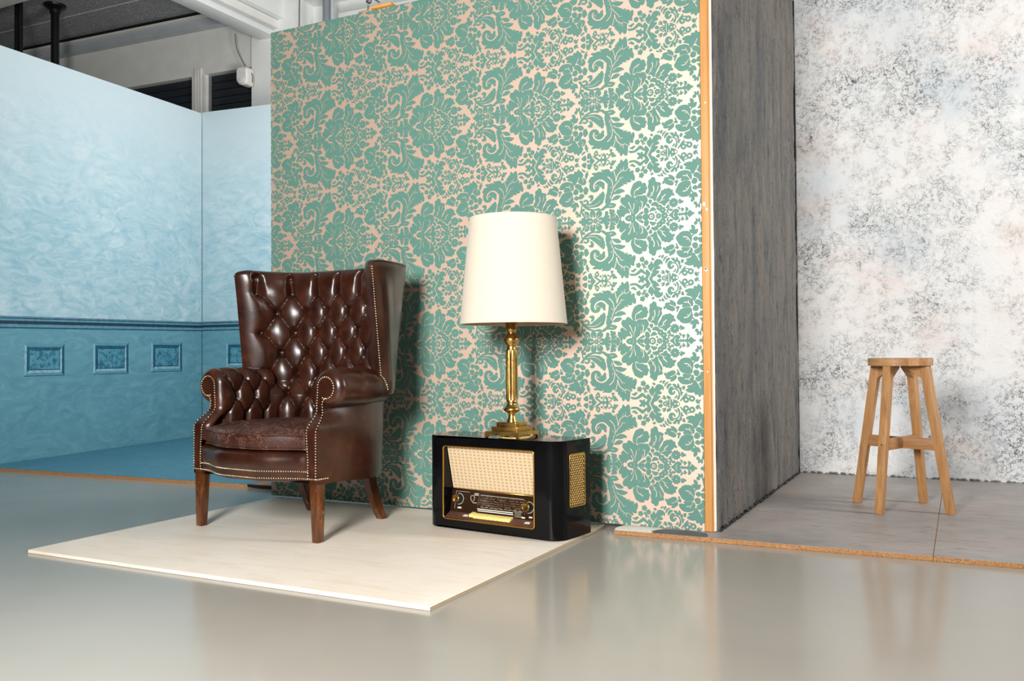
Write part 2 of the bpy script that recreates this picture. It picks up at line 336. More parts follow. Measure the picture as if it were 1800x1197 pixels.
# ------------------------------------------------------------------ building shell
def building():
    tag(box('floor', -13, 6, -5, 9, -.05, 0, M['floor']), kind='structure')
    t = R(3.5); ct, st = math.cos(t), math.sin(t)
    rz = t; o0 = (-5.5, 6.45, 0)         # wall frame: local x along the wall, local y into it
    def wl(x, y=0):                       # world X on the wall line -> local coordinate
        return (x+5.5)/ct
    tag(box('ceiling', -13, 6, -5, 9, 4.05, 4.12, M['woodwool']), kind='structure')
    c = bpy.data.objects['ceiling']
    # joints between the wood wool panels
    for k, yy in enumerate((4.55, 5.17, 5.79, 6.41)):
        b = box('panel_joint', -12, -5.95, yy-.004, yy+.004, 4.046, 4.052, M['greywhite'], c)
        b.rotation_euler = (0, 0, R(2)); b.location = (0, .26, 0)
    w = empty('wall_back', o0, rz, kind='structure')
    X = wl
    # wall face with two window openings and a niche; x in wall coordinates
    def wbox(name, x0, x1, y0, y1, z0, z1, mat, par=w, bevel=0): return box(name, x0, x1, y0, y1, z0, z1, mat, par, bevel)
    wbox('wall_panel', X(-12), X(-6.0), 0, .12, 3.466, 4.05, M['greywhite'])
    wbox('wall_panel', X(-12), X(-7.75), 0, .12, 0, 3.466, M['greywhite'])
    wbox('wall_panel', X(-7.75), X(-6.0), 0, .12, 0, 2.4, M['greywhite'])
    wbox('wall_panel', X(-6.0), X(-5.44), -.02, .32, 0, 4.05, M['white'])
    wbox('wall_panel', X(-5.44), X(3.5), .20, .32, 0, 4.05, M['white'])
    wbox('wall_panel', X(-5.03), X(3.5), 0, .20, 0, 3.82, M['greywhite'])
    wbox('niche_soffit', X(-5.44), X(3.5), -.04, .2, 4.018, 4.06, M['greywhite'])
    # windows with roller shutters
    for k, (xa, xb) in enumerate(((-7.75, -6.745), (-6.585, -5.998))):
        win = empty('window_%d' % (k+1), o0, rz, kind='structure')
        xa, xb = X(xa), X(xb)
        n = 14; h = (3.462-2.42)/n
        for i in range(n):
            z0 = 2.42+i*h
            box('shutter_slat', xa+.02, xb, .055, .075, z0+.003, z0+h-.003, M['shutter'], win, .004)
        box('window_backing', xa, xb, .085, .1, 2.4, 3.466, M['black'], win)
        box('window_frame', xa-.002, xa+.018, .03, .085, 2.4, 3.466, M['sensor'], win)
        box('guide_rail', xa+.022, xa+.034, .03, .06, 2.4, 3.46, M['conduit'], win)
    tr = empty('trim_1', o0, rz, kind='structure')
    xa, xb = X(-6.745), X(-6.585); ww = (xb-xa)
    box('mullion', xa, xb, -.005, .09, 2.4, 3.466, M['greywhite'], tr)
    for f in (.3, .5, .7): box('ridge', xa+ww*f-.008, xa+ww*f+.008, -.014, 0, 2.4, 3.53, M['greywhite'], tr)
    # shutter box / steel rail under the ceiling
    tr = empty('trim_2', o0, rz, kind='structure')
    box('rail_soffit', X(-12), X(-6.0), -.09, 0, 3.90, 3.99, M['soffit'], tr)
    box('rail_lip', X(-12), X(-6.0), -.12, -.02, 3.985, 4.01, M['greywhite'], tr)
    box('rail_groove', X(-12), X(-6.0), -.10, 0, 4.03, 4.05, M['black'], tr)
    # concrete beam along the room with a stepped edge
    tr = empty('trim_3', (0, 0, 0), 0, kind='structure')
    box('beam_flange', -5.905, -5.71, 1.5, 6.47, 3.70, 3.755, M['white'], tr, .004)
    box('beam_step', -5.90, -5.68, 1.5, 6.47, 3.775, 3.85, M['greywhite'], tr)
    box('beam_core', -5.88, -5.73, 1.5, 6.46, 3.74, 3.78, M['soffit'], tr)
    box('beam_web', -5.895, -5.62, 1.5, 6.46, 3.86, 4.05, M['white'], tr)
    tr = empty('trim_4', (0, 0, 0), 0, kind='structure')
    box('ceiling_duct', -10.5, -6.0, 4.93, 5.16, 3.93, 4.05, M['greywhite'], tr, .006)
    # steel poles hanging from the ceiling behind the blue flat
    p = empty('steel_pole', (-7.646, 5.535, 4.05), 0, 'black steel pole with a round ceiling flange behind the blue wall', 'pole')
    V, F = tube([(0, 0, 0), (.02, 0, -2.4)], .037, 16); mk('tube', V, F, M['polemetal'], p, True, 40)
    V, F = lathe([(.02, -.10), (.045, -.085), (.05, -.05), (.095, -.02), (.1, 0)], 24); mk('flange', V, F, M['polemetal'], p, True, 40)
    p = empty('steel_pole', (-7.822, 5.29, 4.05), 0, 'black double steel upright at the left edge above the blue wall', 'pole')
    for s in (-1, 1):
        V, F = tube([(s*.026, 0, 0), (s*.026+.012, 0, -2.4)], .021, 12); mk('tube', V, F, M['polemetal'], p, True, 40)
    for z in (-.9, -1.9): box('clip', -.045, .055, -.03, .03, z-.02, z+.02, M['polemetal'], p, .004)
    # vertical conduit on the wall above the wallpaper panel
    p = empty('conduit_pipe', (-5.1, 6.40, 1.9), 0, 'grey vertical conduit pipe on the white wall above the wallpaper panel', 'pipe')
    V, F = tube([(0, 0, 0), (0, 0, 2.14)], .036, 16); mk('pipe', V, F, M['conduit'], p, True, 40)
    V, F = tube([(.062, 0, 0), (.062, 0, 2.14)], .018, 12); mk('side_pipe', V, F, M['soffit'], p, True, 40)
    # motion sensor on the column
    s = empty('motion_sensor', (-5.985, 6.34, 3.235), R(3.5), 'small white plastic sensor box with a cable beside the shutter', 'sensor'); s.scale = (.78, .9, .95)
    bm = bmesh.new(); prof = [(-.082, .05), (-.082, .165), (-.06, .19), (.06, .185), (.082, .165), (.082, .03), (.065, .008), (.02, 0), (-.04, .012)]
    for y, sc in ((-.11, .82), (-.095, .97), (-.02, 1.0), (0, .97)):
        for x, z in prof: bm.verts.new((x*sc, y, .095+(z-.095)*sc))
    bm.verts.ensure_lookup_table(); n = len(prof)
    for k in range(3):
        for i in range(n):
            j = (i+1) % n; bm.faces.new([bm.verts[k*n+i], bm.verts[k*n+j], bm.verts[(k+1)*n+j], bm.verts[(k+1)*n+i]])
    bm.faces.new([bm.verts[i] for i in range(n)]); bm.faces.new([bm.verts[3*n+i] for i in reversed(range(n))])
    bmesh.ops.recalc_face_normals(bm, faces=bm.faces[:])
    bm_obj('housing', bm, M['sensor'], s, True, 35)
    box('lens', -.05, .05, -.116, -.104, .03, .075, M['greywhite'], s, .006)
    V, F = tube(catmull([(-.18, -.02, .56), (-.15, -.03, .42), (-.06, -.03, .27), (.0, -.02, .19), (.09, -.03, .12), (.086, -.02, .04)], 6, False), .006, 6); mk('cable', V, F, M['wire'], s, True)
    # thin cable running down beside the column
    cb = mk('wall_cable', *tube(catmull([(-5.43, 6.42, 4.04), (-5.435, 6.42, 3.6), (-5.425, 6.42, 2.2)], 5, False), .006, 6), M['wire'], None, True)
    tag(cb, 'thin grey cable running down the white column edge', 'cable')
building()

# ------------------------------------------------------------------ blue set
def blue_set():
    A = Vector((-5.476, 3.588, 0)); e = Vector((-.1777, .9841, 0)); nrm = Vector((.9841, .1777, 0))
    zsl = .0505                                    # the left flat rises slightly towards the corner
    c = Vector((-5.845, 5.631, 0)); e2 = Vector((.9927, .1210, 0)); n2 = Vector((.1210, -.9927, 0))
    def flat(root, org, ex, nn, s0, s1, zt, zr, th=.02):
        # zt(s): top height, zr(s): lower edge of the painted rail
        P = lambda s, z, d=0: org + ex*s + nn*d + Vector((0, 0, z))
        def slab(name, za, zb, mat, d0=0, d1=-th, a=s0, b=s1):
            pts = [P(a, za(a), d0), P(b, za(b), d0), P(b, za(b), d1), P(a, za(a), d1), P(a, zb(a), d0), P(b, zb(b), d0), P(b, zb(b), d1), P(a, zb(a), d1)]
            return hexobj(name, pts, mat, root)
        slab('upper_canvas', zr, zt, M['blue_hi'])
        slab('lower_canvas', lambda s: .0184, zr, M['blue_lo'])
        for dz0, dz1, mat in ((-.002, .007, 'bl_dark'), (.007, .021, 'bl_mid'), (.021, .026, 'bl_purple'), (.026, .048, 'bl_ink'), (.048, .060, 'bl_mid'), (.060, .068, 'bl_dark'), (.068, .078, 'bl_purple')):
            slab('painted_rail', lambda s, q=dz0: zr(s)+q, lambda s, q=dz1: zr(s)+q, M[mat], .0025, -.004)
        return P
    def painted_panel(root, P, sa, sb, za, zb, tilt=0):
        w = sb-sa; h = zb-za; b = .17*w*.62
        q = empty_part(root, 'painted_panel')
        rect = lambda i: [(sa+i, za+i), (sb-i, za+i+tilt), (sb-i, zb-i+tilt), (sa+i, zb-i)]
        o_, m_, i_ = rect(0), rect(b*.5), rect(b)
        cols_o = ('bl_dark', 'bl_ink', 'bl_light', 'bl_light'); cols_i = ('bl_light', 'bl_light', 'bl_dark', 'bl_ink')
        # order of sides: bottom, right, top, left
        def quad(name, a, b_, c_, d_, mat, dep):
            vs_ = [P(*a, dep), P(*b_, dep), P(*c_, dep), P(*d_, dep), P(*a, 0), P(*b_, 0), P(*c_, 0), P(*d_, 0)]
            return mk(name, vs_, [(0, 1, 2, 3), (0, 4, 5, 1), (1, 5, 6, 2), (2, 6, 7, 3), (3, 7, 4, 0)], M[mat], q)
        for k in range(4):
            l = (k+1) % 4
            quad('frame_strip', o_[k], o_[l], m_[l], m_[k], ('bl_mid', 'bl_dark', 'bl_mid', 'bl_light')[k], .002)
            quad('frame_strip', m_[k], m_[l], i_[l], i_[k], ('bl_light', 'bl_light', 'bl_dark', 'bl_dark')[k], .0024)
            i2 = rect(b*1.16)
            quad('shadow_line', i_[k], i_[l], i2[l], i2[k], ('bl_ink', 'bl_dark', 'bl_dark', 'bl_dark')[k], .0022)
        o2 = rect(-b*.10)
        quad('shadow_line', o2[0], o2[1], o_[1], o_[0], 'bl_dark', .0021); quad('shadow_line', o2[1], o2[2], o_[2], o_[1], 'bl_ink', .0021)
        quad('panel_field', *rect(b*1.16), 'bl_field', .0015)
    def empty_part(root, name):
        o = bpy.data.objects.new(name, None); link(o, root); return o
    t = NT('painted_panel_field'); n = t.noise(26, 5, .65, 1.0); t.color(t.ramp(n, [(.4, srgb(34, 92, 112)), (.52, srgb(74, 136, 156)), (.7, srgb(92, 152, 170))])); t.set(rough=.6); M['bl_field'] = t.m
    r1 = empty('painted_flat', label='large pale blue painted stage wall with teal dado on the left', cat='stage wall')
    P = flat(r1, A, e, nrm, -1.2, 2.0735, lambda s: 2.699+zsl*s, lambda s: .886+.0155*s)
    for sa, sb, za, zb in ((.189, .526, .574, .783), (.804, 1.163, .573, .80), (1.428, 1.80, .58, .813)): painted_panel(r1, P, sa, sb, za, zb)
    r2 = empty('painted_flat', label='narrow pale blue painted wall in the corner behind the leather chair', cat='stage wall')
    P = flat(r2, c, e2, n2, .004, 2.2, lambda s: 2.812, lambda s: .921+.004*s)
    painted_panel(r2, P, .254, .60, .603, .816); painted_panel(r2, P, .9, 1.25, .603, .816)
    r3 = empty('blue_platform', label='low teal painted floor platform with a raw chipboard edge on the left', cat='platform')
    f0 = Vector((-7.2, 3.36, 0)); f1 = Vector((-3.36, 3.553, 0)); 
    seam = .62
    bm = bmesh.new()
    back = Vector((-.05, 2.6, 0))
    def plat(name, a, b, z0, z1, mat, d0, d1):
        pts = [a+back*d0, b+back*d0, b+back*d1, a+back*d1]
        return hexobj(name, [p+Vector((0, 0, z0)) for p in pts]+[p+Vector((0, 0, z1)) for p in pts], mat, r3)
    plat('floor_board', f0, f1+Vector((.35, .02, 0)), 0, .0165, M['chip'], 0, 1)
    plat('painted_top', f0, f1, .0165, .0182, M['blue_plat'], 0, .30)
    plat('painted_top', f0, f1+Vector((.35, .02, 0)), .0165, .0182, M['blue_plat'], .302, 1)
    plat('painted_top', f1+Vector((.06, .05, 0)), f1+Vector((.35, .02, 0)), .0165, .0182, M['blue_plat'], 0, .30)
    # broken dark corner of the board
    V = [(-3.36, 3.550, .004), (-3.27, 3.546, .003), (-3.15, 3.552, .006), (-3.02, 3.555, .004), (-3.0, 3.58, .004), (-3.12, 3.575, .004), (-3.24, 3.562, .006), (-3.36, 3.553, .008)]
    n = len(V); VV = V + [(x, y, .0175+.002*((i*7) % 3)) for i, (x, y, z) in enumerate(V)]
    FF = [tuple(range(n, 2*n))]+[(i, (i+1) % n, n+(i+1) % n, n+i) for i in range(n)]
    mk('splintered_edge', VV, FF, M['black'], r3)
blue_set()

# ------------------------------------------------------------------ grey plaster set
def grey_set():
    r = empty('grey_platform', label='low grey painted chipboard platform under the wooden stool', cat='platform')
    for k, (xa, xb) in enumerate(((-1.192, -.0932), (-.0922, 1.5))):
        ya = 3.21+(xa+1.192)*.02; yb = 3.21+(xb+1.192)*.02
        pts = [(xa, ya, 0), (xb, yb, 0), (xb, 5.3, 0), (xa, 5.3, 0)]
        hexobj('floor_board', pts+[(x, y, .0155) for x, y, z in pts], M['chip'], r, .0008, 1)
        pts = [(xa+.001, ya+.001, .0155), (xb-.001, yb+.001, .0155), (xb-.001, 5.3, .0155), (xa+.001, 5.3, .0155)]
        hexobj('painted_top', pts+[(x, y, .0168) for x, y, z in pts], M['greyplat'], r)
    # splashed white corner left of the post, then dark patch under the wallpaper
    w = empty('plaster_flat', label='streaked rough grey plaster side wall right of the wallpaper panel', cat='stage wall')
    nz, ny = 240, 170
    ys = np.linspace(3.333, 5.219, ny); zs = np.linspace(.0172, 2.7, nz); rng = np.random.RandomState(3)
    def smooth_noise(na, nb, ka, kb):              # blurred random heights, stretched ka x kb cells
        g = rng.normal(0, 1, (na//ka+3, nb//kb+3)); ia = np.arange(na)/ka; ib = np.arange(nb)/kb
        a0 = ia.astype(int); b0 = ib.astype(int); fa = (ia-a0)[:, None]; fb = (ib-b0)[None, :]; fa = fa*fa*(3-2*fa); fb = fb*fb*(3-2*fb)
        return (g[a0][:, b0]*(1-fa)*(1-fb)+g[a0+1][:, b0]*fa*(1-fb)+g[a0][:, b0+1]*(1-fa)*fb+g[a0+1][:, b0+1]*fa*fb)
    bumps = .0022*smooth_noise(ny, nz, 7, 26)+.0020*smooth_noise(ny, nz, 3, 9)+.0014*smooth_noise(ny, nz, 1, 2)
    V = [(-.829+float(np.clip(bumps[i, j], -.005, .009)), y, z) for i, y in enumerate(ys) for j, z in enumerate(zs)]
    mk('plaster_skin', V, grid_faces(ny, nz), M['streak'], w, True)
    box('corner_strip', -.834, -.8255, 5.2195, 5.2245, .0172, 2.7, M['black'], w)  # thin black strip along the corner
    box('board', -.852, -.8345, 3.385, 5.222, .0172, 2.7, M['streak'], w)
    # torn white plaster edge by the battens
    V = []; F = []; n = 60
    for i in range(n):
        z = .02+i*2.68/(n-1); a = .003+.004*abs(math.sin(i*2.1)*math.cos(i*.7))+(.004 if .9 < z < 1.15 else 0)
        V += [(-.8365, 3.326, z), (-.8335+a*.6, 3.328, z), (-.8300+a*.2, 3.331, z)]
    for i in range(n-1):
        for k in range(2): F.append((i*3+k, i*3+k+1, i*3+k+4, i*3+k+3))
    mk('torn_edge', V, F, M['torn'], w)
    b = empty('plaster_flat', label='crackled white plaster back wall behind the wooden stool', cat='stage wall')
    nx, nz = 60, 70; V = []
    for x in np.linspace(-.8245, 1.7, nx):
        for z in np.linspace(.0172, 2.8, nz): V.append((x, 5.229+float(np.clip(rng.normal(0, .0012), -.003, .003)), z))
    mk('plaster_skin', V, grid_faces(nx, nz), M['crackle'], b, True)
    box('board', -.8245, 1.7, 5.236, 5.26, .0172, 2.8, M['streak'], b)
    # rubble line of dark plaster crumbs along the foot of the walls
    bm = bmesh.new()
    for i in range(150):
        x = -.80+random.random()*2.0; s = random.uniform(.003, .009)
        m = Matrix.Translation((x, 5.214-random.random()*.008, .0174+s*.8)) @ Matrix.Diagonal((s*1.6, s, s*.8, 1)) @ Matrix.Rotation(random.random()*6, 4, 'X')
        bmesh.ops.create_icosphere(bm, subdivisions=1, radius=1, matrix=m)
    tag(bm_obj('plaster_crumbs', bm, M['streak'], b), kind='stuff')
    bm = bmesh.new()
    for i in range(170):
        y = 3.34+random.random()*1.86; s = random.uniform(.003, .008)
        m = Matrix.Translation((-.822+random.random()*.008, y, .0174+s*.8)) @ Matrix.Diagonal((s, s*1.6, s*.8, 1))
        bmesh.ops.create_icosphere(bm, subdivisions=1, radius=1, matrix=m)
    tag(bm_obj('plaster_crumbs', bm, M['black'], w), kind='stuff')
    # white and dark paint spills on the left nose of the platform
    def spill(name, pts, mat):
        P_ = catmull(pts, 4); n = len(P_); V = [(p[0], p[1], .0168) for p in P_]+[(p[0], p[1], .0176) for p in P_]
        mk(name, V, [tuple(range(n, 2*n))]+[(i, (i+1) % n, n+(i+1) % n, n+i) for i in range(n)], mat, r)
    spill('paint_spill', [(-1.19, 3.212), (-1.10, 3.212), (-1.045, 3.216), (-1.06, 3.26), (-1.03, 3.31), (-1.1, 3.318), (-1.185, 3.31)], M['torn'])
    spill('paint_spill', [(-1.04, 3.217), (-.97, 3.217), (-.88, 3.218), (-.84, 3.225), (-.85, 3.27), (-.88, 3.30), (-1.0, 3.30), (-1.04, 3.27)], plain('charcoal_paint', srgb(74, 78, 84), .6))
grey_set()

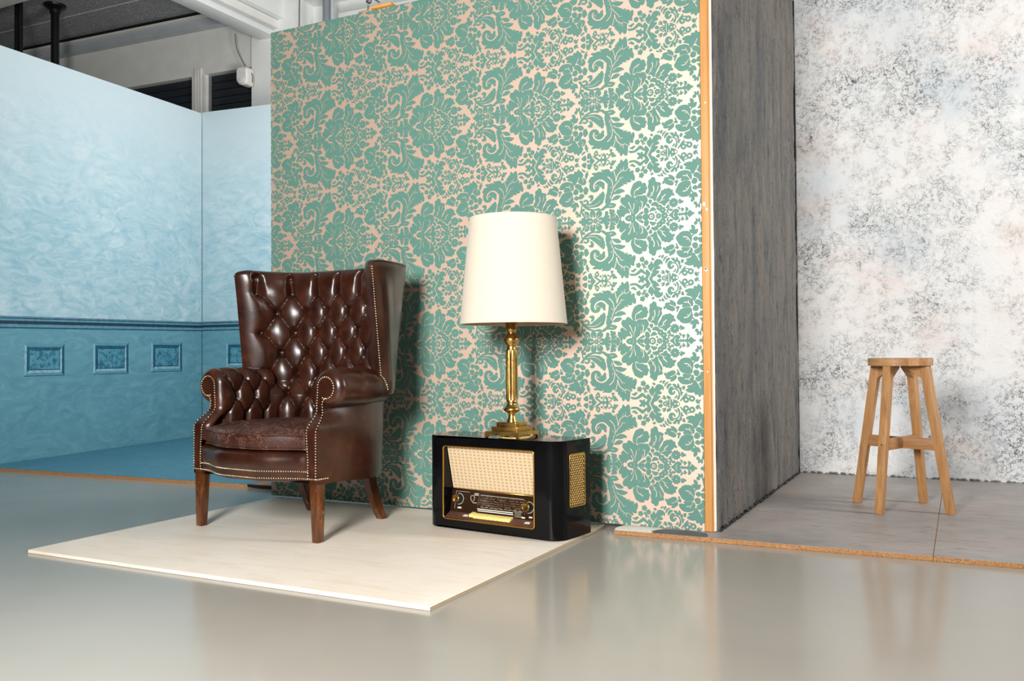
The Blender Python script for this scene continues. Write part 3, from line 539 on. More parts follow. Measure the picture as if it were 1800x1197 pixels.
# ------------------------------------------------------------------ damask wallpaper panel
def clip_poly(P, x0, x1, z0, z1):
    for ax, lim, sg in ((0, x0, 1), (0, x1, -1), (1, z0, 1), (1, z1, -1)):
        out = []; n = len(P)
        for i in range(n):
            a, b = P[i], P[(i+1) % n]; da = sg*(a[ax]-lim); db = sg*(b[ax]-lim)
            if da >= 0: out.append(a)
            if (da >= 0) != (db >= 0):
                t = da/(da-db); out.append((a[0]+(b[0]-a[0])*t, a[1]+(b[1]-a[1])*t))
        P = out
        if len(P) < 3: return None
    return P
FILL="""-515,483 -507,501 -495,509 -486,502 -484,490 -473,485 -476,475 -486,472 -488,461 -498,458 -509,466
-533,462 -515,463 -502,457 -494,447 -502,440 -504,427 -516,418 -526,421 -535,433 -535,450
-582,464 -567,475 -551,476 -543,468 -545,450 -550,437 -562,435 -570,445 -581,451
-519,485 -520,490 -524,494 -529,495 -534,494 -537,490 -539,485 -537,480 -534,476 -529,475 -524,476 -520,480
-486,451 -476,446 -432,476 -439,486
-441,431 -444,440 -450,447 -460,449 -469,447 -476,440 -478,431 -476,421 -469,415 -460,412 -450,415 -444,421
-470,416 -458,403 -446,414
-437,452 -424,455 -419,447 -429,439 -436,442
-430,486 -420,495 -376,487 -373,474 -375,452 -385,439 -394,430 -399,434 -394,443 -404,442 -412,434 -418,437 -404,452 -420,461 -414,472 -427,476
-370,483 -356,478 -343,464 -333,448 -337,442 -347,458 -360,473 -370,477
-334,429 -340,442 -353,448 -358,439 -370,436 -374,444 -362,447 -353,456 -343,447 -333,443 -328,453 -327,466 -316,476 -313,464 -303,471 -290,467 -292,457 -303,457 -298,447 -310,445 -309,432 -320,434 -327,425 -319,415 -324,406 -334,405 -344,412 -340,422
-583,429 -567,421 -547,404 -567,403 -579,416
-526,410 -542,399 -552,384 -556,365 -547,344 -537,354 -533,369 -523,381 -533,389
-643,416 -629,408 -621,420 -610,430 -600,413 -586,410 -579,393 -569,379 -580,358 -559,350 -547,329 -548,310 -561,299 -582,299 -603,312 -616,326 -630,331 -637,354 -630,363 -647,381 -652,400
-696,393 -675,394 -654,381 -637,362 -634,344 -641,319 -651,301 -661,314 -672,335 -696,350
-497,377 -489,389 -458,387 -440,393 -421,392 -406,382 -417,399 -417,409 -401,404 -374,408 -352,405 -341,393 -331,380 -314,394 -304,397 -290,405 -292,421 -277,426 -274,441 -260,443 -257,462 -244,473 -231,454 -221,464 -207,475 -194,464 -191,445 -187,426 -191,414 -182,397 -171,387 -177,367 -161,377 -143,372 -146,353 -137,334 -133,315 -140,292 -157,298 -173,311 -163,296 -170,285 -193,282 -209,290 -197,277 -201,270 -234,275 -224,265 -246,259 -259,249 -289,238 -305,228 -309,216 -319,188 -328,173 -331,152 -342,135 -320,134 -291,120 -297,108 -307,96 -330,90 -357,95 -380,93 -397,81 -407,77 -424,81 -419,93 -400,107 -380,126 -386,140 -385,163 -380,184 -380,200 -373,212 -369,231 -364,271 -364,293 -370,292 -386,311 -401,322 -422,329 -445,326 -469,313 -483,294 -487,276 -481,261 -475,253 -470,259 -468,273 -456,283 -442,282 -433,268 -434,252 -444,239 -460,231 -483,230 -504,240 -516,257 -519,276 -519,295 -515,313 -527,318 -520,336 -503,357 -475,362
-475,265 -472,289 -456,308 -432,318 -410,312 -388,292 -392,273 -386,260 -388,270 -391,255 -398,246 -412,260 -419,275 -427,264 -434,278 -451,289 -465,287 -472,272
-316,201 -300,223 -275,238 -246,237 -226,226 -219,214 -246,209 -266,201 -296,201
-327,154 -313,175 -292,189 -269,189 -252,183 -263,168 -280,157 -303,154
-532,137 -505,147 -487,165 -470,173 -463,185 -453,184 -451,200 -438,196 -434,214 -423,213 -416,222 -404,232 -392,220 -392,207 -386,201 -393,185 -391,173 -400,161 -400,148 -413,133 -430,122 -447,114 -471,110 -505,109 -529,114 -546,125 -561,141 -552,145
-608,172 -590,171 -576,171 -580,157 -559,136 -542,119 -519,104 -491,95 -464,96 -441,101 -424,92 -407,79 -424,80 -464,83 -505,85 -536,95 -560,110 -583,135 -597,155
-528,200 -514,210 -494,210 -485,200 -487,178 -501,163 -511,159 -516,167 -508,179 -511,189 -525,194
-571,156 -568,172 -549,177 -532,169 -523,155 -527,143 -535,140 -546,151 -539,158 -549,164 -559,161
-659,176 -649,169 -642,159 -632,161 -619,151 -611,124 -623,122 -635,126 -635,107 -646,92 -663,87 -665,106 -660,122 -680,123 -677,136 -663,154 -651,152 -659,167
-590,132 -582,128 -585,87 -560,40 -568,38 -592,73 -605,63 -595,100
-560,94 -561,100 -566,104 -572,106 -578,104 -582,100 -584,94 -582,88 -578,84 -572,82 -566,84 -561,88
-643,83 -629,90 -618,80 -615,66 -598,69 -594,52 -598,39 -608,41 -609,54 -620,41 -633,43 -627,58 -641,67
-514,75 -498,82 -478,78 -470,65 -470,40 -476,26 -492,33 -506,28 -514,46
-461,67 -444,77 -424,76 -412,60 -416,42 -438,24 -457,18 -463,39
-563,76 -546,81 -529,73 -521,53 -522,34 -543,33 -557,53
-547,4 -543,23 -523,28 -499,19 -492,9 -496,-13 -523,-17 -544,-9
-445,6 -428,17 -408,25 -398,2 -401,-16 -415,-28 -438,-17
-448,0 -451,3 -455,6 -454,10 -454,15 -459,15 -463,14 -466,18 -469,21 -473,18 -475,14 -479,15 -484,15 -485,10 -484,6 -487,3 -491,0 -487,-4 -484,-6 -485,-10 -484,-15 -479,-16 -475,-15 -473,-18 -469,-22 -466,-18 -463,-15 -459,-16 -454,-15 -454,-10 -455,-6 -451,-4
-612,-1 -598,5 -588,1 -588,23 -577,33 -557,27 -547,10 -552,-8 -550,-24 -568,-30 -588,-28 -588,-12 -602,-13
-584,72 -570,70 -560,44 -547,32 -560,32 -577,48
-396,-6 -398,28 -389,35 -384,68 -369,71 -357,58 -362,42 -347,33 -353,16 -341,1 -345,-10
-338,-10 -334,1 -343,17 -340,36 -350,52 -346,65 -353,81 -340,85 -325,78 -313,81 -304,64 -308,48 -294,46 -307,28 -304,19 -294,1 -299,-13
-296,-15 -289,0 -300,23 -294,35 -281,28 -270,5 -270,-15
-261,-16 -261,5 -274,27 -289,54 -285,63 -257,42 -243,25 -249,15 -255,1 -248,-17
-257,142 -250,167 -228,168 -218,172 -213,187 -197,190 -181,181 -164,165 -145,161 -129,152 -123,118 -105,92 -99,64 -114,40 -141,22 -151,33 -159,65 -170,66 -177,37 -198,43 -221,30 -230,12 -244,24 -267,46 -285,64 -283,78 -262,72 -269,91 -257,105 -246,119 -254,132
-218,-2 -212,13 -195,21 -172,20 -167,38 -168,62 -159,62 -153,34 -146,18 -137,11 -135,-8 -142,-25 -192,-23 -205,-15
-171,213 -160,243 -149,267 -137,275 -118,285 -122,284 -100,288 -82,280 -77,264 -59,270 -44,256 -43,241 -34,228 -37,219 -46,208 -47,189 -72,185 -78,177 -114,177 -133,169 -148,166 -158,165 -168,181 -171,194
-130,156 -117,171 -75,168 -62,172 -46,164 -33,139 -34,120 -50,100 -60,82 -76,65 -92,57 -95,82 -114,105 -122,137
-26,276 -16,291 -3,293 0,305 16,306 29,296 32,280 37,267 54,263 70,258 78,248 69,234 75,215 74,209 68,196 56,177 43,153 35,123 21,119 8,138 -11,143 -24,148 -40,164 -39,176 -26,197 -26,221 -29,240 -28,246 -22,261
40,120 50,144 69,170 79,196 94,198 104,208 120,205 132,211 149,205 154,196 170,193 169,173 182,160 180,148 157,150 153,138 138,133 141,121 137,106 115,92 112,80 103,75 90,82 78,95 59,100
-27,123 -17,134 -1,131 3,120 -8,99 -18,106
-5,84 1,102 21,112 40,108 51,96 39,78 14,83
-48,97 -34,105 -21,94 -16,78 -18,63 -37,80
-63,61 -53,72 -40,73 -28,58 -23,42 -29,29 -47,32 -60,31
-17,38 -12,56 4,71 20,69 33,53 30,45 4,43 -6,39
-132,-1 -118,19 -76,48 -67,30 -99,20 -107,8 -106,-3
-77,0 -63,20 -44,28 -33,20 -30,5 -32,-25 -57,-26 -70,-13
-106,-3 -102,11 -83,19 -80,9 -83,-4
25,1 23,6 20,10 19,15 17,21 12,23 7,24 2,27 -3,29 -8,27 -12,24 -17,23 -22,21 -25,15 -26,10 -29,6 -31,1 -29,-4 -26,-9 -25,-14 -22,-19 -17,-21 -12,-22 -8,-25 -3,-27 2,-25 7,-22 12,-21 17,-19 19,-14 20,-9 23,-4
42,30 41,34 38,37 34,38 30,37 27,34 26,30 27,26 30,23 34,22 38,23 41,26
79,0 75,5 70,8 71,14 70,20 64,19 58,18 54,21 49,24 45,19 43,14 38,14 32,11 34,5 37,0 34,-4 32,-10 38,-13 43,-13 45,-19 49,-23 54,-21 58,-17 64,-19 70,-19 71,-13 70,-7 75,-4
132,0 127,5 122,9 122,15 121,22 114,22 108,20 103,24 97,27 93,22 91,16 84,15 78,12 80,5 83,0 80,-6 78,-13 84,-15 91,-16 93,-22 97,-28 103,-25 108,-20 114,-22 121,-22 122,-15 122,-9 127,-6
88,66 84,71 79,74 79,80 78,87 71,87 66,85 61,89 56,92 51,87 49,81 43,80 37,77 39,71 42,66 39,61 37,54 43,52 49,51 51,45 56,40 61,43 66,47 71,45 78,45 79,52 79,57 84,61
116,44 111,49 106,52 107,59 105,65 98,65 93,63 88,67 82,71 78,65 76,59 70,59 63,56 65,49 68,44 65,39 63,32 70,29 76,28 78,22 82,17 88,20 93,24 98,22 105,22 107,29 106,35 111,39
112,62 125,79 136,87 140,66 131,54 120,55
140,44 156,49 170,42 159,30 143,33
118,37 131,51 143,59 146,56 130,30 140,20 133,14 124,24
214,93 209,99 203,102 205,109 206,116 199,117 192,117 190,124 187,130 180,127 175,123 170,127 163,130 159,124 157,117 151,117 144,116 144,109 147,102 141,99 136,93 141,88 147,84 144,78 144,70 151,69 157,69 159,63 163,56 170,59 175,63 180,59 187,56 190,63 192,69 199,69 206,70 205,78 203,84 209,88
211,99 216,114 228,119 234,108 246,105 254,96 245,87 234,87 228,80 214,87 225,97
135,0 155,15 177,40 199,44 215,34 215,17 199,12 211,5 211,-4 189,-12
206,56 215,59 224,53 228,36 222,35
233,46 246,49 260,35 249,29 246,19 238,21
251,1 250,6 247,9 242,10 238,9 234,6 233,1 234,-4 238,-7 242,-8 247,-7 250,-4
231,4 230,8 227,11 223,12 219,11 216,8 215,4 216,0 219,-3 223,-4 227,-3 230,0
255,2 261,10 270,19 267,49 277,51 290,41 289,29 276,14 284,11 298,28 307,24 301,13 313,21 319,15 313,6 325,7 338,0 331,-7 313,-9 255,-8
37,468 56,481 69,479 72,467 59,453 46,457
62,440 75,447 87,451 99,452 98,436 87,422 71,427 84,439
105,436 116,447 128,452 138,441 135,432 119,425 108,422
75,488 88,499 107,501 129,499 128,454 111,464 102,457 94,469 84,468
134,498 148,498 147,453 135,453
154,492 208,484 201,471 182,458 155,449 160,460 154,470
-24,491 -1,484 5,471 24,466 37,452 49,442 56,426 30,422 36,415 59,410 66,400 55,389 42,390 61,376 72,368 74,381 82,374 82,358 71,344 51,335 29,339 17,356 7,375 4,363 -9,346 -15,365 -34,379 -32,401 -18,421 -8,429 -2,435 -11,451 -19,467
-117,462 -101,482 -82,485 -30,481 -19,458 -18,439 -31,422 -37,414 -50,415 -56,437 -50,455 -56,471 -72,472 -67,457 -82,456 -88,466 -101,458
-185,445 -168,455 -139,455 -118,448 -89,431 -79,437 -56,450 -59,431 -73,414 -92,403 -111,418 -137,438 -155,440 -178,437
-180,413 -162,424 -149,428 -142,417 -130,411 -133,400 -149,403 -159,410
-90,375 -94,381 -99,384 -100,390 -105,396 -112,394 -117,390 -123,390 -130,388 -130,381 -128,375 -130,369 -130,362 -123,359 -117,359 -112,356 -105,354 -100,359 -99,365 -94,369
-28,358 -31,363 -36,367 -38,372 -42,378 -49,376 -54,372 -60,372 -66,370 -66,363 -64,358 -66,352 -66,345 -60,343 -54,343 -49,339 -42,337 -38,343 -36,348 -31,352
-59,330 -63,336 -68,340 -70,346 -74,352 -81,350 -87,346 -93,346 -100,343 -100,336 -98,330 -100,324 -100,316 -93,314 -87,314 -81,310 -74,308 -70,314 -68,320 -63,324
-88,365 -73,389 -71,404 -62,401 -60,388 -48,402 -44,398 -66,370 -80,358
-9,330 1,339 7,344 16,337 13,327 0,323
121,394 131,411 147,417 162,411 173,398 172,388 159,386 162,396 150,397 148,385 159,374 178,376 193,387 200,404 198,426 187,445 197,453 209,434 210,412 203,386 185,369 162,365 149,351 131,359 121,376
163,438 178,440 191,426 182,415 178,428
106,371 115,367 127,351 146,336 133,329 118,333 107,350
91,357 97,347 108,331 125,316 111,317 96,326 89,339
74,328 83,330 96,308 83,305 74,316
48,320 58,322 72,312 67,306 54,311
152,333 162,350 178,364 196,365 208,355 201,331 191,330 190,344 181,348 177,333
203,370 212,385 217,421 228,416 228,404 239,394 221,390 224,374 215,353
227,359 235,376 248,369 250,347 233,348
211,459 218,462 241,437 266,406 259,400 231,431
280,451 277,462 269,471 258,474 247,471 238,462 235,451 238,440 247,432 258,429 269,432 277,440
327,442 324,453 315,462 304,465 292,462 284,453 281,442 284,430 292,422 304,419 315,422 324,430
240,434 268,422 293,426 294,420 270,415 244,426
332,466 346,479 364,477 361,466 373,452 367,448 354,457 348,445 335,453
255,380 271,391 299,398 326,391 344,374 348,352 347,328 338,311 328,300 316,316 310,332 304,336 270,345 267,355 284,362 267,367
194,289 205,312 227,330 258,335 286,331 310,317 321,286 316,262 303,262 300,257 267,258 245,254 236,255 233,267 242,278 217,275 199,279
191,186 201,204 214,230 226,241 251,251 276,254 300,250 311,236 309,221 315,205 316,178 307,155 293,136 274,132 250,131 222,141 211,156 196,166
133,312 155,311 180,293 186,278 180,261 164,271 142,276 161,266 176,251 176,236 164,228 145,230 126,240 114,242 108,258 101,246 90,247 87,263 101,270 98,283 111,294 136,295 144,295
180,254 198,264 208,266 214,253 204,239 198,221 188,226 195,243
-641,300 -627,312 -606,307 -586,292 -589,276 -610,262 -624,273 -644,284
-655,256 -641,271 -624,266 -613,250 -621,228 -641,223 -659,234
-614,201 -596,226 -576,224 -563,210 -576,192 -600,184
-565,268 -555,283 -541,275 -527,258 -534,236 -542,220 -562,222 -569,242
-653,191 -641,210 -624,212 -612,188 -631,178
-603,265 -582,276 -572,262 -577,243 -596,238 -606,250"""
VEIN="""5 -604,363 -615,339 -625,324
4 -585,355 -571,338 -577,316
5 -311,392 -299,353 -294,330 -294,307
6 -293,302 -283,335 -268,362 -231,384 -218,376 -182,396
4 -231,384 -226,414
3 -248,398 -254,377
5 -308,253 -292,280 -268,303 -255,323 -230,329
3 -255,333 -258,317
6 -361,345 -338,325 -323,302 -317,269 -315,241 -327,217 -339,165
3 -340,264 -319,242
3 -334,221 -326,205
3 -347,191 -338,168
4 -351,114 -321,109
4 -546,127 -491,123 -457,136 -425,160
5 -525,-1 -496,0
4 -436,-2 -416,-2
4 -495,48 -477,19
4 -441,44 -456,23
3 -550,58 -526,34
3 -314,46 -297,58
3 -324,16 -307,21
3 -364,16 -354,16
3 -362,37 -352,40
6 -253,117 -232,102 -211,84
6 -191,127 -175,101 -166,66
5 -142,114 -145,83 -155,59 -151,33
5 -188,74 -177,54 -174,35
6 -89,238 -120,221 -138,204 -141,167
3 -102,221 -120,218
6 -84,58 -77,90 -75,108 -90,131
3 -75,108 -70,129
6 14,238 19,205 -1,167 -22,147
4 54,237 50,211 40,188
3 -2,190 0,167 15,164
6 111,163 86,137 78,118 57,108
3 84,150 86,137
3 81,123 106,122
4 183,19 173,2 180,-17
4 131,503 134,454
3 88,490 107,475
3 100,467 122,471
6 -30,481 -11,448 -8,432 19,395
4 -8,441 5,436
5 251,294 285,289 304,263
4 282,306 287,286
6 249,175 281,181 305,215
4 272,197 287,193
4 136,277 164,267 181,254"""
DOTS="""-452,429 -453,433 -456,435 -460,436 -463,435 -466,433 -467,429 -466,425 -463,423 -460,422 -456,423 -453,425
-387,466 -389,471 -393,475 -399,477 -404,475 -408,471 -410,466 -408,460 -404,456 -399,454 -393,456 -389,460
-465,0 -465,2 -467,4 -469,4 -472,4 -473,2 -474,0 -473,-3 -472,-4 -469,-5 -467,-4 -465,-3
-183,-1 -184,1 -185,3 -187,3 -189,3 -191,1 -192,-1 -191,-3 -189,-5 -187,-5 -185,-5 -184,-3
-154,10 -155,12 -157,14 -159,14 -161,14 -162,12 -163,10 -162,8 -161,6 -159,6 -157,6 -155,8
12,1 10,8 4,13 -3,15 -10,13 -15,8 -17,1 -15,-6 -10,-12 -3,-14 4,-12 10,-6
59,0 58,3 57,4 54,5 52,4 50,3 50,0 50,-2 52,-4 54,-4 57,-4 58,-2
111,-1 111,2 109,3 107,4 104,3 103,2 102,-1 103,-3 104,-5 107,-5 109,-5 111,-3
66,66 65,68 64,70 61,71 59,70 57,68 57,66 57,64 59,62 61,61 64,62 65,64
93,44 92,46 90,48 88,48 86,48 84,46 84,44 84,41 86,40 88,39 90,40 92,41
181,92 181,95 179,97 176,97 174,97 172,95 172,92 172,90 174,88 176,88 179,88 181,90
205,487 203,491 200,494 196,495 192,494 189,491 187,487 189,483 192,480 196,478 200,480 203,483
179,485 178,489 176,491 172,492 168,491 166,489 165,485 166,481 168,479 172,478 176,479 178,481
267,451 265,456 262,459 258,460 253,459 250,456 249,451 250,447 253,444 258,442 262,444 265,447
313,442 312,446 308,449 304,451 299,449 296,446 295,442 296,437 299,434 304,433 308,434 312,437"""
def wallpaper():
    PX, PZ, EX, EZ = .488, .4845, -1.0685, 1.2215
    YF = 3.325; X0, X1, Z0, Z1 = -2.992, -.873, .0172, 2.27
    root = empty('wallpaper_panel', label='tall panel papered in green damask on champagne behind the chair and lamp', cat='backdrop')
    # four lengths of paper hung sideways, slightly open joints
    seams = [Z0, .538, 1.068, 1.598, Z1]
    for k in range(4):
        box('paper_strip', X0, X1, YF, YF+.0016, seams[k]+(.0006 if k else 0), seams[k+1], M['paper'], root)
    box('board', X0+.002, X1, YF+.0016, YF+.017, Z0, Z1-.001, M['plyedge'], root)
    for x in (X0+.03, -2.0, -1.0): box('back_stud', x, x+.05, YF+.017, YF+.06, Z0, Z1-.02, M['pine'], root)
    def ints(s): return [tuple(float(v)/2000 for v in q.split(',')) for q in s.split()]
    fills = []
    for ln in FILL.split('\n'): fills.append([tuple(p) for p in catmull(ints(ln), 2)])
    def grow(P, d):
        A_ = np.array(P); nx = np.roll(A_, -1, 0); pv = np.roll(A_, 1, 0); T_ = nx-pv; T_ /= np.linalg.norm(T_, axis=1)[:, None]+1e-9
        area = np.sum(A_[:, 0]*nx[:, 1]-nx[:, 0]*A_[:, 1]); N_ = np.stack([T_[:, 1], -T_[:, 0]], 1)*(1 if area > 0 else -1)
        return [tuple(p) for p in A_+N_*d]
    fills = [grow(P, .0007) if len(P) < 150 else P for P in fills]
    strokes = []
    for ln in VEIN.split('\n'):
        w, rest = ln.split(' ', 1); w = float(w)*.0005*.5
        P = np.array(catmull(ints(rest), 3, False)); T = np.gradient(P, axis=0); T /= np.linalg.norm(T, axis=1)[:, None]+1e-9
        N = np.stack([-T[:, 1], T[:, 0]], 1); k = np.linspace(1.15, .45, len(P))[:, None]
        if rest: strokes.append([tuple(p) for p in P+N*w*k]+[tuple(p) for p in (P-N*w*k)[::-1]])
    dots = [grow(ints(ln), -.0005) for ln in DOTS.split('\n')]
    eye = [[(.0038*math.cos(a*math.pi/6), .0038*math.sin(a*math.pi/6)) for a in range(12)]]
    def layer(name, polys, mat, depth):
        V = []; F = []
        TRI = [tessellate_polygon([[Vector((x, z, 0)) for x, z in P]]) for P in polys]
        for cx in range(-5, 2):
            for cz in range(-4, 5):
                for mz in (1, -1):
                    for ip, P in enumerate(polys):
                        dp_ = depth+(ip % 11)*.00002+(.00022 if mz < 0 else 0)
                        Q = [(EX+cx*PX+x, EZ+cz*PZ+mz*z) for x, z in P]
                        xs = [q[0] for q in Q]; zs = [q[1] for q in Q]
                        if max(xs) < X0 or min(xs) > X1 or max(zs) < Z0 or min(zs) > Z1: continue
                        tris = TRI[ip]
                        if min(xs) < X0 or max(xs) > X1 or min(zs) < Z0 or max(zs) > Z1:
                            Q = clip_poly(Q, X0, X1, Z0, Z1)
                            if not Q: continue
                            tris = tessellate_polygon([[Vector((x, z, 0)) for x, z in Q]])
                        b = len(V); V += [(x, YF-dp_, z) for x, z in Q]
                        for tri in tris:
                            F.append(tuple(b+i for i in tri))
        # face towards the camera side
        me = bpy.data.meshes.new(name); me.from_pydata(V, [], F); me.update()
        flip = [p.index for p in me.polygons if p.normal.y > 0]
        if flip:
            bm = bmesh.new(); bm.from_mesh(me); bm.faces.ensure_lookup_table()
            bmesh.ops.reverse_faces(bm, faces=[bm.faces[i] for i in flip]); bm.to_mesh(me); bm.free()
        me.materials.append(mat); o = link(bpy.data.objects.new(name, me), root); o['kind'] = 'stuff'
        return o
    layer('damask_print', fills, M['ink'], .0004)
    layer('damask_veins', strokes+dots, M['paper'], .0010)
    layer('damask_print', eye, M['ink'], .0016)
    # pine battens closing the right edge
    t = empty('pine_batten', (-.8555, 3.33, .0175), 0, 'upright orange pine batten between wallpaper and grey plaster wall', 'batten')
    box('batten', -.0165, .0125, -.006, .05, 0, 2.62, M['pine'], t, .0015)
    box('lath', .0125, .0195, -.002, .04, 0, 2.62, M['pine'], t, .001)
    sp = [(-.006, 1.235, .010), (.003, 1.215, .006), (-.002, .985, .007), (.002, 1.62, .004), (-.004, .99, .005), (.0, .6, .004)]
    for x, z, s in sp:
        P_ = [(x+s*(.5+.5*random.random())*math.cos(a), z+s*(.7+.6*random.random())*math.sin(a)) for a in np.linspace(0, 2*math.pi, 9)[:-1]]
        V = [(a, -.0062, b) for a, b in P_]+[(a, -.0072, b) for a, b in P_]; n = 8
        mk('paint_chip', V, [tuple(reversed(range(n, 2*n)))]+[(i, (i+1) % n, n+(i+1) % n, n+i) for i in range(n)], M['torn'], t)
    # spring clamp on the top edge
    c = empty('spring_clamp', (-2.39, 3.322, 2.27), 0, 'orange and steel clamp hooked on the top edge of the wallpaper panel', 'clamp')
    box('jaw', 0, .115, -.012, .04, .002, .014, M['orange'], c, .003)
    V, F = tube([(-.02, .0, .002), (-.016, 0, .05), (.01, 0, .052), (.04, 0, .032), (.05, 0, .014)], .0035, 6); mk('spring_arm', V, F, M['steel'], c, True)
    V, F = tube([(-.012+.012*math.cos(k), .004*(k/6)-.01, .045+.010*math.sin(k)) for k in np.linspace(0, 18, 60)], .0022, 5); mk('coil', V, F, M['steel'], c, True)
    V, F = tube([(-.075, .004, .004), (-.02, .0, .006), (0, .0, .006)], .003, 6); mk('rod', V, F, M['orange'], c, True)
wallpaper()
# ------------------------------------------------------------------ plywood sheet
def ply():
    r = empty('plywood_sheet', label='pale whitewashed plywood sheet on the floor under the leather chair and radio', cat='board')
    pts = [(-2.942, 2.033, 0), (-1.279, 2.039, 0), (-1.272, 3.319, 0), (-2.955, 3.323, 0)]
    hexobj('core', [(x, y, .0004) for x, y, z in pts]+[(x, y, .0095) for x, y, z in pts], M['plyedge'], r)
    hexobj('face', [(x, y, .0095) for x, y, z in pts]+[(x, y, .0118) for x, y, z in pts], M['ply'], r, .0006, 1)
    box('front_edge_strip', -2.942, -1.279, 2.0318, 2.0352, .001, .0116, M['ply'], r)
ply()
# ------------------------------------------------------------------ wing chair
def chair():
    root = empty('wing_chair', (-2.407, 2.594, .0120), math.atan2(-.0985, .99515), 'dark brown buttoned leather wing chair with brass nail trim', 'armchair')
    LM = M['leather']
    # ---- back and wings: plan curves of the outer shell at two heights
    lo = np.array([(.385, .275), (.350, .385), (.258, .468), (.13, .495), (0, .50)]); wlo = .50
    hi = np.array([(.381, .215), (.366, .38), (.305, .515), (.15, .548), (0, .555)]); whi = 1.04
    def plan(w):
        k = (w-wlo)/(whi-wlo); h = lo+(hi-lo)*k
        if w < wlo:
            h = lo + (np.array([(.36, .275), (.325, .375), (.235, .445), (.12, .475), (0, .48)])-lo)*min(1, (wlo-w)/.14)
        full = np.vstack([h*[-1, 1], h[-2::-1]])      # left front -> centre -> right front
        return full
    NS, NW = 300, 200
    def curve(w, n=NS):
        return resample(catmull(plan(w), 12, False), n)
    WT = 1.042; wgrid = np.linspace(.35, WT, NW)
    lo_in = np.array([(.322, .290), (.282, .352), (.198, .402), (.10, .417), (0, .420)])
    hi_in = np.array([(.316, .222), (.296, .335), (.215, .412), (.105, .430), (0, .433)])
    base = np.zeros((NS, NW, 2)); nor = np.zeros((NS, NW, 2)); inn_c = np.zeros((NS, NW, 2)); dfront = np.zeros((NS, NW))
    def mirror(h): return np.vstack([h*[-1, 1], h[-2::-1]])
    for j, w in enumerate(wgrid):
        base[:, j] = curve(w)
        k = (w-wlo)/(whi-wlo) if w > wlo else 0
        hin = lo_in+(hi_in-lo_in)*k
        if w < .57: hin = hin*[1-.17*min(1, (.57-w)/.06), 1-.04*min(1, (.57-w)/.06)]
        c = resample(catmull(mirror(hin), 12, False), NS); t = np.gradient(c, axis=0); t /= np.linalg.norm(t, axis=1)[:, None]
        inn_c[:, j] = c; nor[:, j] = np.stack([t[:, 1], -t[:, 0]], 1)
        dd = np.r_[0, np.cumsum(np.linalg.norm(np.diff(c, axis=0), axis=1))]; dfront[:, j] = np.minimum(dd, dd[-1]-dd)
    if ((np.array([0, .2])-inn_c[NS//2, 0]) @ nor[NS//2, 0]) < 0: nor *= -1
    W = wgrid[None, :]*np.ones((NS, 1))
    def quarter(x, rho): x = np.clip(x/rho, 0, 1); return np.sqrt(np.clip(1-(1-x)**2, 0, 1))
    edge = quarter(dfront, .05)*(.72+.28*quarter(WT-W, .05))
    edge = edge+(1-edge)*(1-sstep(W, .53, .57))
    surf = base+(inn_c-base)*edge[..., None]
    # arc length along the padded surface for the button lattice
    jm = int(NW*.6); pc = inn_c[:, jm]
    d = np.r_[0, np.cumsum(np.linalg.norm(np.diff(pc, axis=0), axis=1))]; a = d-d[NS//2]
    half = min(-a[0], a[-1]); ps = (half-.062)/3.0
    x = np.clip(a/ps, -3, 3)[:, None]*np.ones((1, NW))
    RH, W0 = .0865, .949
    r = np.clip((W0-W)/RH, 0, 6)
    p, q = x+r/2, x-r/2
    pil = np.sqrt(np.abs(np.sin(np.pi*p)*np.sin(np.pi*q)))
    pil = pil**.62
    # fold bands are slightly raised pleats, buttons pull deep
    dp = np.abs(p-np.round(p)); dq = np.abs(q-np.round(q))
    butt = np.exp(-((dp/.14)**2+(dq/.14)**2))
    rfade = 1-.82*sstep(W, W0+.005, W0+.055)
    efade = sstep(dfront, .018, .06)
    efade2 = .3+.7*sstep(dfront, .02, .09)
    disp = (.030*(pil-.74))*rfade*efade2 - .029*butt*efade
    disp *= sstep(WT-W, .0, .03)*sstep(dfront, .0, .05)
    pos = np.zeros((NS, NW, 3)); pos[..., :2] = surf+nor*disp[..., None]
    drop = lambda df, w: .026*(1-quarter(df, .05))*sstep(w, .90, WT)      # rounded upper corner of the wings
    pos[..., 2] = W-drop(dfront, W)
    # rounded cap closing the top between padding and outer panel
    cap = np.zeros((NS, 7, 3))
    for k in range(7):
        f = k/6; cap[:, k, :2] = pos[:, -1, :2]*(1-f)+base[:, -1]*f; cap[:, k, 2] = pos[:, -1, 2]+.006*math.sin(math.pi*f)
    mk('top_roll', cap.reshape(-1, 3), grid_faces(NS, 7, True), LM, root, True)
    mk('tufted_back', pos.reshape(-1, 3), grid_faces(NS, NW, True), LM, root, True)
    # buttons on the lattice
    def button(P, N, par, rad=.0098):
        V, F = lathe([(.0005, .0045), (rad*.55, .0038), (rad*.9, .0015), (rad, -.002), (rad*.7, -.004)][::-1], 12)
        me = BT.get('m')
        if me is None:
            o = mk('button', V, F, M['leather_dark'], par, True); BT['m'] = o.data
        else:
            o = link(bpy.data.objects.new('button', me), par)
        o.matrix_local = Matrix.Translation(P) @ Vector(N).to_track_quat('Z', 'Y').to_matrix().to_4x4()
    BT = {}
    for k in range(7):
        w = W0-k*RH; j = int(np.argmin(np.abs(wgrid-w)))
        xs = [-3, -2, -1, 0, 1, 2, 3] if k % 2 == 0 else [-2.5, -1.5, -.5, .5, 1.5, 2.5]
        for xx in xs:
            if k >= 4 and abs(xx) > 1.6: continue
            i = int(np.argmin(np.abs(a/ps-xx))); P = pos[i, j]; n2 = nor[i, j]
            button((P[0]+n2[0]*.005, P[1]+n2[1]*.005, P[2]), (n2[0], n2[1], .05), root)
    # ---- outer leather of the wings and back
    nw = 40; wo = np.linspace(.525, WT, nw); V = []
